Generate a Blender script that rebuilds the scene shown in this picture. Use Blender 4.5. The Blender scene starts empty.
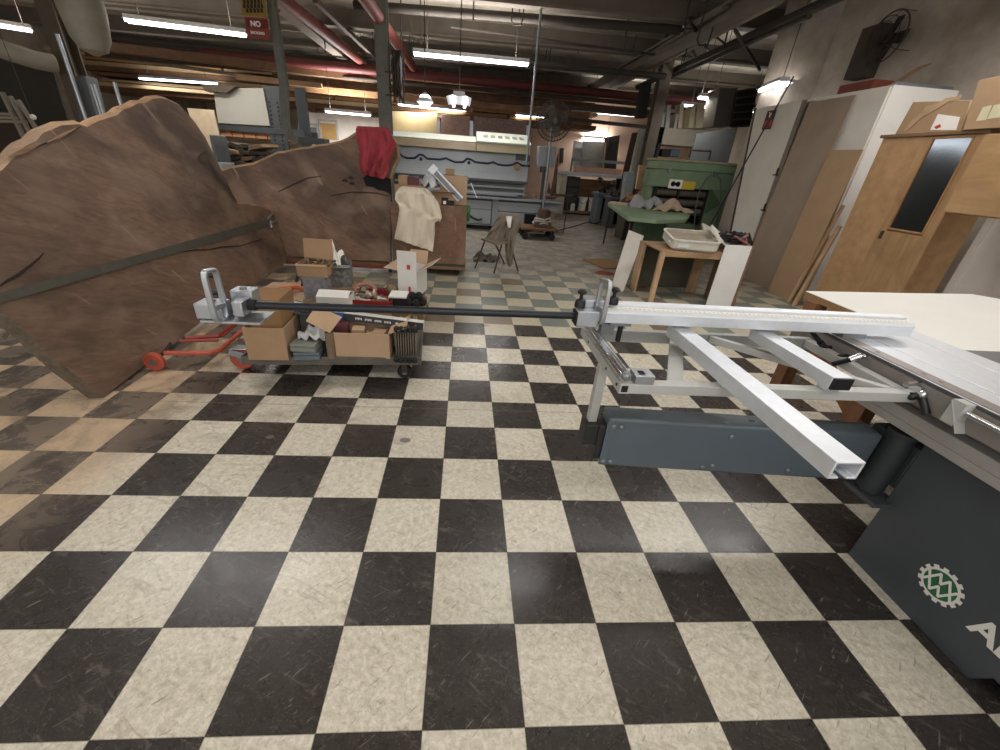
import bpy, bmesh, math, random
from mathutils import Matrix, Vector
random.seed(7)
sc = bpy.context.scene
COL = sc.collection
V = Vector
PI = math.pi

# ---------------------------------------------------------------- camera
CAM = V((.0732, -.8719, 1.4937))
YAW, PIT, ROL, FPX = .0826, .4815, .0732, 404.29
fw = V((math.sin(YAW)*math.cos(PIT), math.cos(YAW)*math.cos(PIT), -math.sin(PIT)))
r0 = V((math.cos(YAW), -math.sin(YAW), 0)); u0 = r0.cross(fw)
rt = r0*math.cos(ROL) + u0*math.sin(ROL)
up = -r0*math.sin(ROL) + u0*math.cos(ROL)
cam = bpy.data.objects.new('camera', bpy.data.cameras.new('camera')); COL.objects.link(cam)
cam.matrix_world = Matrix(((rt.x, up.x, -fw.x, CAM.x), (rt.y, up.y, -fw.y, CAM.y), (rt.z, up.z, -fw.z, CAM.z), (0, 0, 0, 1)))
cam.data.sensor_width = 36; cam.data.lens = FPX*36/1000
cam.data.shift_x = .0107; cam.data.shift_y = -.00308
cam.data.clip_start = .02; cam.data.clip_end = 200
sc.camera = cam
sc.view_settings.view_transform = 'Standard'; sc.view_settings.look = 'None'
sc.view_settings.gamma = 1; sc.view_settings.use_curve_mapping = False

def ray(x, y): return fw + rt*((x-489.3)/FPX) - up*((y-371.92)/FPX)
def atz(x, y, z=0): d = ray(x, y); return CAM + d*((z-CAM.z)/d.z)     # surveyed point on a level plane
def aty(x, y, Y): d = ray(x, y); return CAM + d*((Y-CAM.y)/d.y)       # surveyed point on a plane facing the camera
def atx(x, y, X): d = ray(x, y); return CAM + d*((X-CAM.x)/d.x)       # surveyed point on a plane along the right wall
def atp(x, y, p, n): d = ray(x, y); return CAM + d*((p-CAM).dot(n)/d.dot(n))

# ---------------------------------------------------------------- materials
MATS = {}
def lin(h):
    h = h.lstrip('#'); o = []
    for i in (0, 2, 4):
        c = int(h[i:i+2], 16)/255
        o.append(c/12.92 if c <= .04045 else ((c+.055)/1.055)**2.4)
    return (*o, 1)
class NT:
    def __init__(s, name):
        s.m = bpy.data.materials.new(name); s.m.use_nodes = True; s.t = s.m.node_tree
        s.b = s.t.nodes['Principled BSDF']; s.co = None
    def n(s, typ, **kw):
        nd = s.t.nodes.new(typ)
        for k, v in kw.items():
            if hasattr(nd, k) and k not in ('Scale',): setattr(nd, k, v)
        return nd
    def l(s, a, b): s.t.links.new(a, b)
    def obj(s):
        if not s.co: s.co = s.n('ShaderNodeTexCoord').outputs['Object']
        return s.co
    def mapping(s, sc=(1, 1, 1), rot=(0, 0, 0)):
        src = s.obj()
        if any(rot):
            q = s.n('ShaderNodeMapping'); q.inputs['Rotation'].default_value = rot; s.l(src, q.inputs[0]); src = q.outputs[0]
        m = s.n('ShaderNodeMapping'); m.inputs['Scale'].default_value = sc
        s.l(src, m.inputs[0]); return m.outputs[0]
    def noise(s, vec, scale, detail=4, rough=.55, dist=0):
        nd = s.n('ShaderNodeTexNoise'); nd.inputs['Scale'].default_value = scale; nd.inputs['Detail'].default_value = detail
        nd.inputs['Roughness'].default_value = rough; nd.inputs['Distortion'].default_value = dist
        s.l(vec, nd.inputs['Vector']); return nd.outputs['Fac']
    def ramp(s, fac, a, b, ca=(0, 0, 0, 1), cb=(1, 1, 1, 1)):
        r = s.n('ShaderNodeValToRGB'); e = r.color_ramp.elements
        e[0].position = a; e[1].position = b; e[0].color = ca; e[1].color = cb
        s.l(fac, r.inputs[0]); return r.outputs[0]
    def mix(s, fac, a, b, mode='MIX'):
        m = s.n('ShaderNodeMix'); m.data_type = 'RGBA'; m.blend_type = mode
        for v, k in ((fac, 0), (a, 6), (b, 7)):
            if isinstance(v, (int, float)): m.inputs[k].default_value = v
            elif isinstance(v, tuple): m.inputs[k].default_value = v
            else: s.l(v, m.inputs[k])
        return m.outputs[2]
    def math(s, op, a, b=None, c=None):
        m = s.n('ShaderNodeMath'); m.operation = op
        for k, v in enumerate((a, b, c)):
            if v is None: continue
            if isinstance(v, (int, float)): m.inputs[k].default_value = v
            else: s.l(v, m.inputs[k])
        return m.outputs[0]
    def bump(s, h, strength=.2, dist=.01):
        b = s.n('ShaderNodeBump'); b.inputs['Strength'].default_value = strength; b.inputs['Distance'].default_value = dist
        s.l(h, b.inputs['Height']); s.l(b.outputs[0], s.b.inputs['Normal'])
    def base(s, c):
        if isinstance(c, tuple): s.b.inputs['Base Color'].default_value = c
        else: s.l(c, s.b.inputs['Base Color'])
    def set(s, rough=.6, metal=0, spec=.5):
        s.b.inputs['Roughness'].default_value = rough; s.b.inputs['Metallic'].default_value = metal
        s.b.inputs['Specular IOR Level'].default_value = spec
def mul(c, k): return (c[0]*k, c[1]*k, c[2]*k, 1)

def M(name, h, rough=.6, metal=0, var=.25, scale=6, stretch=(1, 1, 1), h2=None, bump=0, lo=.3, hi=.7):
    """plain surface: a base colour with mottled wear of its own"""
    if name in MATS: return MATS[name]
    n = NT(name); n.set(rough, metal)
    c = lin(h); c2 = lin(h2) if h2 else mul(c, 1-var)
    f = n.noise(n.mapping(stretch), scale, 5, .6)
    n.base(n.mix(n.ramp(f, lo, hi), c2, c))
    if bump: n.bump(f, bump, .01)
    MATS[name] = n.m; return n.m
def EM(name, h, strength):
    n = NT(name); n.b.inputs['Emission Color'].default_value = lin(h); n.b.inputs['Emission Strength'].default_value = strength
    n.base(lin('#ffffff')); MATS[name] = n.m; return n.m

def wood(name, dark, light, axis=0, scale=3, stain=None, rough=.65, streak=None):
    n = NT(name); n.set(rough)
    st = [9, 9, 9]; st[axis] = .8
    v = n.mapping(tuple(st))
    f1 = n.noise(v, scale*.6, 6, .65, 1.2); f2 = n.noise(n.obj(), 2.2, 4, .6, 1.0)
    c = n.mix(n.ramp(f1, .3, .7), lin(dark), lin(light))
    c = n.mix(n.math('MULTIPLY', n.ramp(f2, .42, .7), .55), c, mul(lin(dark), .6))
    if stain:
        f3 = n.noise(n.obj(), 1.3, 3, .5, .5)
        c = n.mix(n.math('MULTIPLY', n.ramp(f3, .55, .75), .6), c, lin(stain))
    if streak:
        f4 = n.noise(n.mapping((1.4, 9, 3), (0, 0, .9)), 1.6, 2, .5)
        c = n.mix(n.math('MULTIPLY', n.ramp(f4, .66, .74), .4), c, lin(streak))
    n.base(c); n.bump(f1, .12, .01)
    MATS[name] = n.m; return n.m

# ---------------------------------------------------------------- geometry builder
class B:
    def __init__(s, T=None): s.bm = bmesh.new(); s.T = T; s.mi = 0
    def _f(s, vs):
        try:
            f = s.bm.faces.new(vs); f.material_index = s.mi; return f
        except ValueError: return None
    def hull8(s, p):
        v = [s.bm.verts.new(q) for q in p]
        for q in ((0, 3, 2, 1), (4, 5, 6, 7), (0, 1, 5, 4), (1, 2, 6, 5), (2, 3, 7, 6), (3, 0, 4, 7)): s._f([v[i] for i in q])
        return s
    def box(s, x0, y0, z0, x1, y1, z1):
        return s.hull8([(x0, y0, z0), (x1, y0, z0), (x1, y1, z0), (x0, y1, z0), (x0, y0, z1), (x1, y0, z1), (x1, y1, z1), (x0, y1, z1)])
    def obox(s, c, size, rot=(0, 0, 0)):
        from mathutils import Euler
        R = Euler(rot).to_matrix(); c = V(c); a, b, d = (k/2 for k in size)
        return s.hull8([c + R @ V(q) for q in ((-a, -b, -d), (a, -b, -d), (a, b, -d), (-a, b, -d), (-a, -b, d), (a, -b, d), (a, b, d), (-a, b, d))])
    def bar(s, p, q, w, h, upv=(0, 0, 1)):
        """rectangular bar from p to q: w sideways, h along up"""
        p, q = V(p), V(q); d = (q-p).normalized(); sd = d.cross(V(upv))
        if sd.length < 1e-4: sd = V((1, 0, 0))
        sd.normalize(); u = sd.cross(d).normalized(); a = sd*(w/2); b = u*(h/2)
        return s.hull8([p-a-b, q-a-b, q+a-b, p+a-b, p-a+b, q-a+b, q+a+b, p+a+b])
    def prism(s, pts, vec):
        """closed outline extruded by a vector"""
        pts = [V(p) for p in pts]; vec = V(vec); n = len(pts)
        a = [s.bm.verts.new(p) for p in pts]; b = [s.bm.verts.new(p+vec) for p in pts]
        s._f(a[::-1]); s._f(b)
        for i in range(n): s._f([a[i], a[(i+1) % n], b[(i+1) % n], b[i]])
        return s
    def tube(s, path, r, n=10, closed=False, r2=None, sq=None):
        P = [V(p) for p in path]; m = len(P); rings = []; nu = None
        for i in range(m):
            a = P[i-1] if (i > 0 or closed) else P[i]; b = P[(i+1) % m] if (i < m-1 or closed) else P[i]
            d = (b-a).normalized()
            if nu is None:
                nu = d.cross(V((0, 0, 1)))
                if nu.length < .05: nu = d.cross(V((1, 0, 0)))
            nu = (nu - d*nu.dot(d)).normalized(); bi = d.cross(nu)
            k = 1
            if 0 < i < m-1 or closed:
                c = (P[i]-a).normalized().dot((b-P[i]).normalized()); k = 1/max(.5, math.sqrt(max(.1, (1+c)/2)))
            rr = r if r2 is None else r+(r2-r)*i/(m-1)
            off = PI/4 if sq else 0
            rings.append([s.bm.verts.new(P[i] + (nu*math.cos(t+off) + bi*math.sin(t+off))*rr*k) for t in [2*PI*j/n for j in range(n)]])
        for i in range(m if closed else m-1):
            A, Bq = rings[i], rings[(i+1) % m]
            for j in range(n): s._f([A[j], A[(j+1) % n], Bq[(j+1) % n], Bq[j]])
        if not closed: s._f(rings[0][::-1]); s._f(rings[-1])
        return s
    def cyl(s, p, q, r, r2=None, n=16): return s.tube([p, q], r, n, r2=r2)
    def lathe(s, prof, c, n=20, axis='z', cap=True):
        c = V(c); rings = []
        for r, z in prof:
            ring = []
            for j in range(n):
                t = 2*PI*j/n; a, b = r*math.cos(t), r*math.sin(t)
                ring.append(s.bm.verts.new(c + (V((a, b, z)) if axis == 'z' else V((z, a, b)) if axis == 'x' else V((a, z, b)))))
            rings.append(ring)
        for A, Bq in zip(rings, rings[1:]):
            for j in range(n): s._f([A[j], A[(j+1) % n], Bq[(j+1) % n], Bq[j]])
        if cap: s._f(rings[0][::-1]); s._f(rings[-1])
        return s
    def ball(s, c, r, n=12, sx=1, sy=1, sz=1):
        prof = [(max(.02*r, r*math.sin(PI*i/8)), -r*math.cos(PI*i/8)*sz) for i in range(9)]
        return s.lathe([(a*sx, b) for a, b in prof], c, n)
    def sheet(s, fn, nu, nv, th=.004):
        """cloth or paper: a grid with thickness"""
        g = [[V(fn(i/nu, j/nv)) for i in range(nu+1)] for j in range(nv+1)]
        def nrm(j, i):
            a = g[j][min(i+1, nu)]-g[j][max(i-1, 0)]; b = g[min(j+1, nv)][i]-g[max(j-1, 0)][i]
            n = a.cross(b); return n.normalized() if n.length > 1e-9 else V((0, -1, 0))
        A = [[s.bm.verts.new(g[j][i]) for i in range(nu+1)] for j in range(nv+1)]
        Bq = [[s.bm.verts.new(g[j][i]-nrm(j, i)*th) for i in range(nu+1)] for j in range(nv+1)]
        for j in range(nv):
            for i in range(nu):
                s._f([A[j][i], A[j][i+1], A[j+1][i+1], A[j+1][i]]); s._f([Bq[j][i], Bq[j+1][i], Bq[j+1][i+1], Bq[j][i+1]])
        rim = [(0, i) for i in range(nu)] + [(j, nu) for j in range(nv)] + [(nv, i) for i in range(nu, 0, -1)] + [(j, 0) for j in range(nv, 0, -1)]
        for k in range(len(rim)):
            a, b = rim[k], rim[(k+1) % len(rim)]; s._f([A[b[0]][b[1]], A[a[0]][a[1]], Bq[a[0]][a[1]], Bq[b[0]][b[1]]])
        return s
    def done(s, name, mat, parent=None, bevel=0, smooth=True, frame=None, seg=2):
        if s.T is not None: s.bm.transform(s.T)
        bmesh.ops.recalc_face_normals(s.bm, faces=s.bm.faces)
        if parent is not None:
            w = Matrix.Identity(4); p = parent; ch = []
            while p: ch.append(p); p = p.parent
            for p in reversed(ch): w = w @ p.matrix_basis
            s.bm.transform(w.inverted()); mb = None
        else:
            if frame is None:
                xs = [v.co for v in s.bm.verts]
                lo = [min(v[k] for v in xs) for k in range(3)]; hi = [max(v[k] for v in xs) for k in range(3)]
                frame = Matrix.Translation(((lo[0]+hi[0])/2, (lo[1]+hi[1])/2, lo[2]))
            s.bm.transform(frame.inverted()); mb = frame
        me = bpy.data.meshes.new(name); s.bm.to_mesh(me); s.bm.free()
        for m in (mat if isinstance(mat, (list, tuple)) else [mat]): me.materials.append(m)
        if smooth:
            for p in me.polygons: p.use_smooth = True
            me.set_sharp_from_angle(angle=.65)
        o = bpy.data.objects.new(name, me); COL.objects.link(o)
        if mb is not None: o.matrix_world = mb
        if parent is not None: o.parent = parent
        if bevel:
            b = o.modifiers.new('Bevel', 'BEVEL'); b.width = bevel; b.segments = seg; b.limit_method = 'ANGLE'; b.angle_limit = .7
            b.harden_normals = False
        return o
def tag(o, label, cat, group=None, kind=None):
    if label: o['label'] = label
    if cat: o['category'] = cat
    if group: o['group'] = group
    if kind: o['kind'] = kind
    return o
def thing(name, label, cat, loc=(0, 0, 0), group=None):
    o = bpy.data.objects.new(name, None); COL.objects.link(o); o.location = loc; o.empty_display_size = .1
    return tag(o, label, cat, group)
def struct(b, name, mat, bevel=0, frame=None):
    o = b.done(name, mat, None, bevel, frame=frame if frame else Matrix.Identity(4)); o['kind'] = 'structure'; return o
def copy_tree(o, loc, label=None, parent=None):
    c = o.copy(); COL.objects.link(c)
    if parent is None: c.location = loc
    else: c.parent = parent
    if label: c['label'] = label
    for ch in list(o.children): copy_tree(ch, None, None, c)
    return c
def text(name, s, mat, parent, M4, size, ext=.0006, fat=0, align='CENTER'):
    cu = bpy.data.curves.new(name, 'FONT'); cu.body = s; cu.size = size; cu.extrude = ext; cu.offset = fat
    cu.align_x = align; cu.align_y = 'CENTER'
    o = bpy.data.objects.new(name, cu); COL.objects.link(o)
    me = bpy.data.meshes.new_from_object(o); COL.objects.unlink(o); bpy.data.objects.remove(o)
    b = B(M4); b.bm.from_mesh(me); bpy.data.meshes.remove(me)
    return b.done(name, mat, parent, smooth=False)
def face_frame(o, xd, yd):
    """a frame whose local x runs along xd and y along yd"""
    x = V(xd).normalized(); y = V(yd).normalized(); z = x.cross(y).normalized(); y = z.cross(x)
    return Matrix(((x.x, y.x, z.x, o[0]), (x.y, y.y, z.y, o[1]), (x.z, y.z, z.z, o[2]), (0, 0, 0, 1)))
# ---------------------------------------------------------------- shared surfaces
alu = M('brushed aluminium', '#b9bdc2', .36, .9, .12, 40, (1, .1, 1))
alu_l = M('bright aluminium', '#dde2e8', .40, .40, .08, 30)
steel = M('dull steel', '#8d9296', .45, .7, .2, 20)
chrome = M('polished steel', '#d8dadd', .2, 1, .05, 10)
frame_grey = M('painted frame grey', '#b9bab6', .5, .15, .12, 8)
saw_grey = M('dark slate enamel', '#454b50', .5, .0, .12, 5)
arm_grey = M('blue slate enamel', '#566169', .42, .0, .12, 5)
black = M('black plastic', '#15161a', .45, 0, .2, 10)
rubber = M('black rubber', '#1d1c1b', .8, 0, .3, 20)
rod_black = M('anodised black tube', '#22262e', .35, .3, .15, 12)
card = M('brown cardboard', '#a58768', .85, 0, .16, 5)
card2 = M('tan cardboard', '#b4977a', .85, 0, .14, 6)
card_d = M('cardboard inside', '#86653f', .9, 0, .2, 6)
white_card = M('white cardboard', '#dcdad4', .75, 0, .1, 8)
grey_card = M('printed grey cardboard', '#8f8d92', .8, 0, .45, 26)
melamine = M('white melamine', '#e9e9e3', .4, 0, .05, 3)
particle = M('particle board edge', '#a88358', .85, 0, .35, 60)
osb = M('worn particle board', '#b08d66', .75, 0, .2, 9, h2='#9a7752')
beige = M('beige hardboard', '#9a8876', .7, 0, .16, 3)
beige2 = M('tan fibreboard', '#a78a6a', .75, 0, .14, 4)
offwhite = M('off white painted board', '#d8d3c8', .6, 0, .12, 3)
concrete = M('painted concrete', '#b5aca0', .85, 0, .22, 2.2, bump=.15)
green = M('machine green', '#748a6c', .55, 0, .18, 4)
green_d = M('machine green dark', '#4b6146', .55, 0, .25, 5)
bander_grey = M('bander grey enamel', '#92989a', .5, 0, .1, 4)
bander_dark = M('bander slot dark', '#4a4e52', .6, 0, .2, 5)
hood_beige = M('smoked amber hood', '#8a7a62', .4, 0, .15, 4)
hood_top = M('pale hood top', '#bcc1b5', .5, 0, .06, 4)
navy = M('navy stripe', '#1d2440', .5, 0, .1, 5)
orange = M('orange red enamel', '#b9543e', .5, 0, .25, 8)
red_pipe_m = M('old red pipe paint', '#7d3f3a', .6, 0, .3, 5)
maroon = M('dark red pipe paint', '#5e2320', .6, 0, .3, 5)
rust = M('dark rusty steel', '#4b4038', .75, .2, .35, 6)
dark = M('sooty dark', '#26231f', .8, 0, .3, 4)
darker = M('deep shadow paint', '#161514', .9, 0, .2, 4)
grey_d = M('charcoal enamel', '#4b4f52', .6, .1, .2, 5)
grey_m = M('mid grey enamel', '#7d8184', .55, .1, .15, 5)
post_green = M('grey green post paint', '#6a6c62', .6, .1, .3, 6)
galv = M('galvanised steel', '#b9c0c6', .35, .8, .2, 10)
duct_m = M('dusty duct', '#a19c8e', .65, .2, .2, 5)
rack_blue = M('blue grey rack steel', '#4b4e50', .55, .2, .3, 12)
pine = wood('pine', '#a58563', '#c4a786', 2, 2.2)
pine_x = wood('pine board', '#987857', '#b89876', 0, 2.2)
lumber = wood('old lumber', '#6e4e32', '#a27a50', 0, 2)
lumber_d = wood('brown lumber', '#4d3524', '#7d5a3a', 0, 2)
redwood = wood('reddish timber leg', '#6f4a31', '#966746', 2, 2)
cloth_red = M('dusty red cloth', '#983741', .95, 0, .3, 7)
cloth_cream = M('cream cotton', '#d9cdb9', .9, 0, .08, 6)
cloth_olive = M('drab jacket cloth', '#7f7566', .95, 0, .3, 8)
cloth_grey = M('grey rag', '#8f9092', .95, 0, .2, 8)
paper = M('paper', '#e8e5de', .8, 0, .06, 10)
bag = M('crumpled plastic', '#c9cacb', .35, 0, .2, 20)
ink = M('dark ink', '#2a2a2e', .7)
white_p = M('white print', '#e8e6e0', .6, 0, .05)
tin = M('grey plastic case', '#7c8078', .5, 0, .15, 8)
blue_p = M('blue print', '#2d6fb5', .5, 0, .1)
yellow_p = M('yellow label', '#c9ad3a', .6, 0, .15)
red_p = M('red print', '#b33a30', .6, 0, .15)
white_bucket = M('white bucket plastic', '#dad8d0', .5, 0, .08, 6)

# ---------------------------------------------------------------- floor material
def floor_mat():
    n = NT('vinyl checker tile'); T = .3048
    sp = n.n('ShaderNodeSeparateXYZ'); n.l(n.obj(), sp.inputs[0])
    u = n.math('DIVIDE', sp.outputs[0], T); v = n.math('DIVIDE', sp.outputs[1], T)
    iu = n.math('FLOOR', u); iv = n.math('FLOOR', v)
    par = n.math('FLOORED_MODULO', n.math('ADD', iu, iv), 2.0)          # 1 = dark tile
    cm = n.n('ShaderNodeCombineXYZ'); n.l(iu, cm.inputs[0]); n.l(iv, cm.inputs[1])
    wn = n.n('ShaderNodeTexWhiteNoise'); wn.noise_dimensions = '2D'; n.l(cm.outputs[0], wn.inputs['Vector']); rnd = wn.outputs['Value']
    big = n.noise(n.obj(), .9, 4, .6); mid = n.noise(n.obj(), 5, 5, .65, .6)
    # flecks change direction from tile to tile
    off = n.n('ShaderNodeVectorMath'); off.operation = 'MULTIPLY_ADD'; n.l(cm.outputs[0], off.inputs[0]); off.inputs[1].default_value = (3.1, 7.3, 0); n.l(n.obj(), off.inputs[2])
    vr = n.n('ShaderNodeVectorRotate'); vr.rotation_type = 'Z_AXIS'; n.l(off.outputs[0], vr.inputs['Vector']); n.l(n.math('MULTIPLY', n.math('FLOOR', n.math('MULTIPLY', rnd, 4.0)), 1.0), vr.inputs['Angle'])
    mp = n.n('ShaderNodeMapping'); mp.inputs['Scale'].default_value = (1, 2.4, 1); n.l(vr.outputs[0], mp.inputs[0])
    fleck = n.noise(off.outputs[0], 42, 5, .7, .5); tick = n.noise(mp.outputs[0], 85, 2, .55, .9); tick2 = n.noise(off.outputs[0], 120, 2, .6, .3)
    wht = n.mix(n.ramp(fleck, .34, .64), lin('#bbb4a2'), lin('#ded8c8'))
    wht = n.mix(n.math('MULTIPLY', n.ramp(tick, .66, .72), .40), wht, lin('#8a8170'))
    wht = n.mix(n.math('MULTIPLY', n.ramp(tick2, .60, .66), .55), wht, lin('#a79f8d'))
    blk = n.mix(n.ramp(fleck, .35, .75), lin('#312d2b'), lin('#433e3b'))
    blk = n.mix(n.math('MULTIPLY', n.ramp(tick, .70, .80), .14), blk, lin('#85807b'))
    blk = n.mix(n.math('MULTIPLY', n.ramp(tick2, .60, .68), .30), blk, lin('#7a7570'))
    def sstep(val, a, b):
        m = n.n('ShaderNodeMapRange'); m.interpolation_type = 'SMOOTHSTEP'; n.l(val, m.inputs[0]); m.inputs[1].default_value = a; m.inputs[2].default_value = b
        return m.outputs[0]
    y = sp.outputs[1]; x = sp.outputs[0]
    wob = n.math('MULTIPLY', n.math('SUBTRACT', big, .5), 1.2)
    # further back: green tiles, then worn brown and grey
    zg = n.math('GREATER_THAN', v, 10.0)
    far_c = n.mix(n.math('GREATER_THAN', rnd, .8), lin('#737b74'), lin('#80705e'))
    blk = n.mix(zg, blk, far_c)
    wht = n.mix(n.math('MULTIPLY', sstep(y, 2.0, 3.4), .65), wht, lin('#b0a689'))
    c = n.mix(par, wht, blk)
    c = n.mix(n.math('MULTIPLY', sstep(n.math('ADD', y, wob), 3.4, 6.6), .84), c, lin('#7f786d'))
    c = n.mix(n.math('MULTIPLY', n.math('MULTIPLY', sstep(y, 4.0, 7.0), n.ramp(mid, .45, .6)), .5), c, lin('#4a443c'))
    # sawdust-tanned area at the left
    ld = n.math('MULTIPLY', sstep(n.math('ADD', n.math('MULTIPLY', x, -1.0), n.math('MULTIPLY', wob, .25)), 1.40, 1.95), sstep(y, -.6, .9))
    tan = n.mix(par, lin('#c8ac8c'), n.mix(n.ramp(mid, .38, .58), lin('#57504a'), lin('#8a7d70')))
    tan = n.mix(n.math('MULTIPLY', n.ramp(mid, .45, .62), .45), tan, lin('#8f7c68'))
    c = n.mix(n.math('MULTIPLY', ld, .85), c, tan)
    # scuffs
    sc1 = n.noise(n.mapping((1, 3.5, 1), (0, 0, .5)), 7, 6, .7, 1.5)
    scm = n.ramp(sc1, .56, .66)
    c = n.mix(n.math('MULTIPLY', scm, .45), c, n.mix(par, lin('#8d8170'), lin('#736b64')))
    wv = n.noise(n.mapping((1, 6, 1), (0, 0, -.7)), 14, 2, .5, .5)
    c = n.mix(n.math('MULTIPLY', n.ramp(wv, .66, .71), .5), c, n.mix(par, lin('#6e6458'), lin('#8c857e')))
    # dirt by the cart and per-tile tone
    c = n.mix(n.math('MULTIPLY', n.math('SUBTRACT', rnd, .5), .28), c, lin('#3c3733'))
    dirt = n.math('MULTIPLY', n.math('MULTIPLY', sstep(y, .7, 1.4), n.math('SUBTRACT', 1.0, sstep(x, -.9, .3))), n.ramp(mid, .46, .66))
    c = n.mix(n.math('MULTIPLY', dirt, .5), c, lin('#54493d'))
    # seams and the cracked joint line
    fu = n.math('ABSOLUTE', n.math('SUBTRACT', n.math('FRACT', u), .5)); fv = n.math('ABSOLUTE', n.math('SUBTRACT', n.math('FRACT', v), .5))
    seam = n.math('GREATER_THAN', n.math('MAXIMUM', fu, fv), .493)
    c = n.mix(n.math('MULTIPLY', seam, .55), c, lin('#2a2521'))
    crk = n.math('LESS_THAN', n.math('ABSOLUTE', n.math('SUBTRACT', n.math('ADD', v, n.math('MULTIPLY', wob, .05)), 4.66)), .012)
    c = n.mix(n.math('MULTIPLY', crk, .6), c, lin('#77695a'))
    for (sx, sy_, sr, dk_) in ((405, 440, .032, '#3a3632'), (402, 441, .05, '#8f887c'), (270, 437, .02, '#a09a90'), (866, 558, .02, '#857a6a')):
        P_ = atz(sx, sy_, 0); dx = n.math('SUBTRACT', x, P_.x); dy = n.math('SUBTRACT', y, P_.y)
        dd = n.math('SQRT', n.math('ADD', n.math('MULTIPLY', dx, dx), n.math('MULTIPLY', n.math('MULTIPLY', dy, dy), 1.8)))
        dd = n.math('ADD', dd, n.math('MULTIPLY', n.math('SUBTRACT', mid, .5), sr*.9))
        c = n.mix(n.math('MULTIPLY', n.math('LESS_THAN', dd, sr), .75 if dk_ == '#3a3632' else .3), c, lin(dk_))
    n.base(c); n.set(.4, 0, .4)
    rr = n.math('ADD', n.math('MULTIPLY', mid, .3), n.math('ADD', .13, n.math('MULTIPLY', sstep(y, 2, 6), .25)))
    n.l(rr, n.b.inputs['Roughness'])
    n.bump(n.math('SUBTRACT', n.math('MULTIPLY', mid, .3), seam), .08, .004)
    return n.m
struct(B().box(-14, -5, -.1, 10, 26, 0), 'floor', floor_mat())

def plank_ceiling():
    n = NT('stained ceiling deck'); n.set(.9)
    f = n.noise(n.obj(), .9, 5, .7); g = n.noise(n.mapping((1, 14, 1)), 1.1, 3, .6)
    c = n.mix(n.ramp(f, .35, .65), lin('#8f8779'), lin('#c4bbad'))
    c = n.mix(n.math('MULTIPLY', n.ramp(g, .5, .62), .4), c, lin('#746b5f'))
    n.base(c); return n.m
CZ = 4.4
struct(B().box(-14, -5, CZ, 10, 26, CZ+.1), 'ceiling', plank_ceiling())
def wall_mat():
    n = NT('grimy block wall'); n.set(.9)
    f = n.noise(n.obj(), .8, 5, .65); g = n.noise(n.obj(), 9, 4, .6)
    c = n.mix(n.ramp(f, .3, .7), lin('#8c8175'), lin('#c6bcaf'))
    c = n.mix(n.math('MULTIPLY', n.ramp(g, .4, .7), .2), c, lin('#7d7164'))
    n.base(c); n.bump(g, .2, .01); return n.m
wm = wall_mat()
RX = 5.8
struct(B().box(RX, -5, 0, RX+.2, 7.6, CZ), 'wall_right', wm)
struct(B().box(RX, 7.6, 0, 10, 7.8, CZ), 'wall_return', wm)
struct(B().box(9.8, 7.8, 0, 10, 26, CZ), 'wall_right_far', wm)
bw = M('cream back wall', '#c6b8a0', .9, 0, .25, 1.2)
struct(B().box(-14, 25.8, 0, 10, 26, CZ), 'wall_back', bw)
struct(B().box(-14.2, -5, 0, -14, 26, CZ), 'wall_left', wm)
struct(B().box(RX-.55, 7.0, 0, RX, 7.6, CZ), 'pillar', wm)
# ---------------------------------------------------------------- panel saw
AL = 'sliding panel saw, dark slate cabinet with green gear emblem, at the right'
saw = thing('panel_saw', AL, 'saw', (2.4, -.3, 0))
b = B()
fx = 1.88
prof = [(.30, 0), (.30, .66), (-1.4, .66), (-1.4, .075), (-.24, .075), (-.205, 0)]
b.prism([(fx, y, z) for y, z in prof], (1.0, 0, 0))
cab = b.done('cabinet', saw_grey, saw, .004)
# gear logo on the cabinet face
lc = V((fx-.001, .003, .207)); G = face_frame(lc, (0, -1, 0), (0, 0, 1))
R_ = .073
b = B(G); pts = []
NT_ = 14
for i in range(NT_):
    a0 = 2*PI*(i-.25)/NT_; a1 = 2*PI*(i+.25)/NT_; a2 = 2*PI*(i+.30)/NT_; a3 = 2*PI*(i+.70)/NT_
    for a, r in ((a0, R_), (a1, R_), (a2, R_*.86), (a3, R_*.86)): pts.append((r*math.cos(a), r*math.sin(a), 0))
b.prism(pts, (0, 0, .001)); lg = b.done('logo', white_p, cab, smooth=False); lg['label'] = 'white gear emblem with green centre and crossed white letters'
b = B(G); b.prism([(R_*.74*math.cos(2*PI*i/32), R_*.74*math.sin(2*PI*i/32), .0008) for i in range(32)], (0, 0, .001))
b.done('logo_disc', M('emblem green', '#2c6f4a', .5), lg, smooth=False)
b = B(G); k = R_*.72
Z = [(-.92, .42), (-.30, -.78), (0, -.12), (.30, -.78), (.92, .42)]
for sg_ in (1, -1):
    for i_, ((x0, y0), (x1, y1)) in enumerate(zip(Z, Z[1:])):
        dx_, dy_ = (x1-x0)*.04, (y1-y0)*.04; zq = .0022+.0003*i_+(.0014 if sg_ < 0 else 0); b.bar(((x0-dx_)*k, sg_*(y0-dy_)*k, zq), ((x1+dx_)*k, sg_*(y1+dy_)*k, zq), k*.16, .001)
b.done('logo_letters', white_p, lg, smooth=False)
text('lettering', 'AL', white_p, cab, face_frame((fx-.001, -.118, .188), (0, -1, 0), (0, 0, 1)), .112, .0006, .003, 'LEFT')
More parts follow.
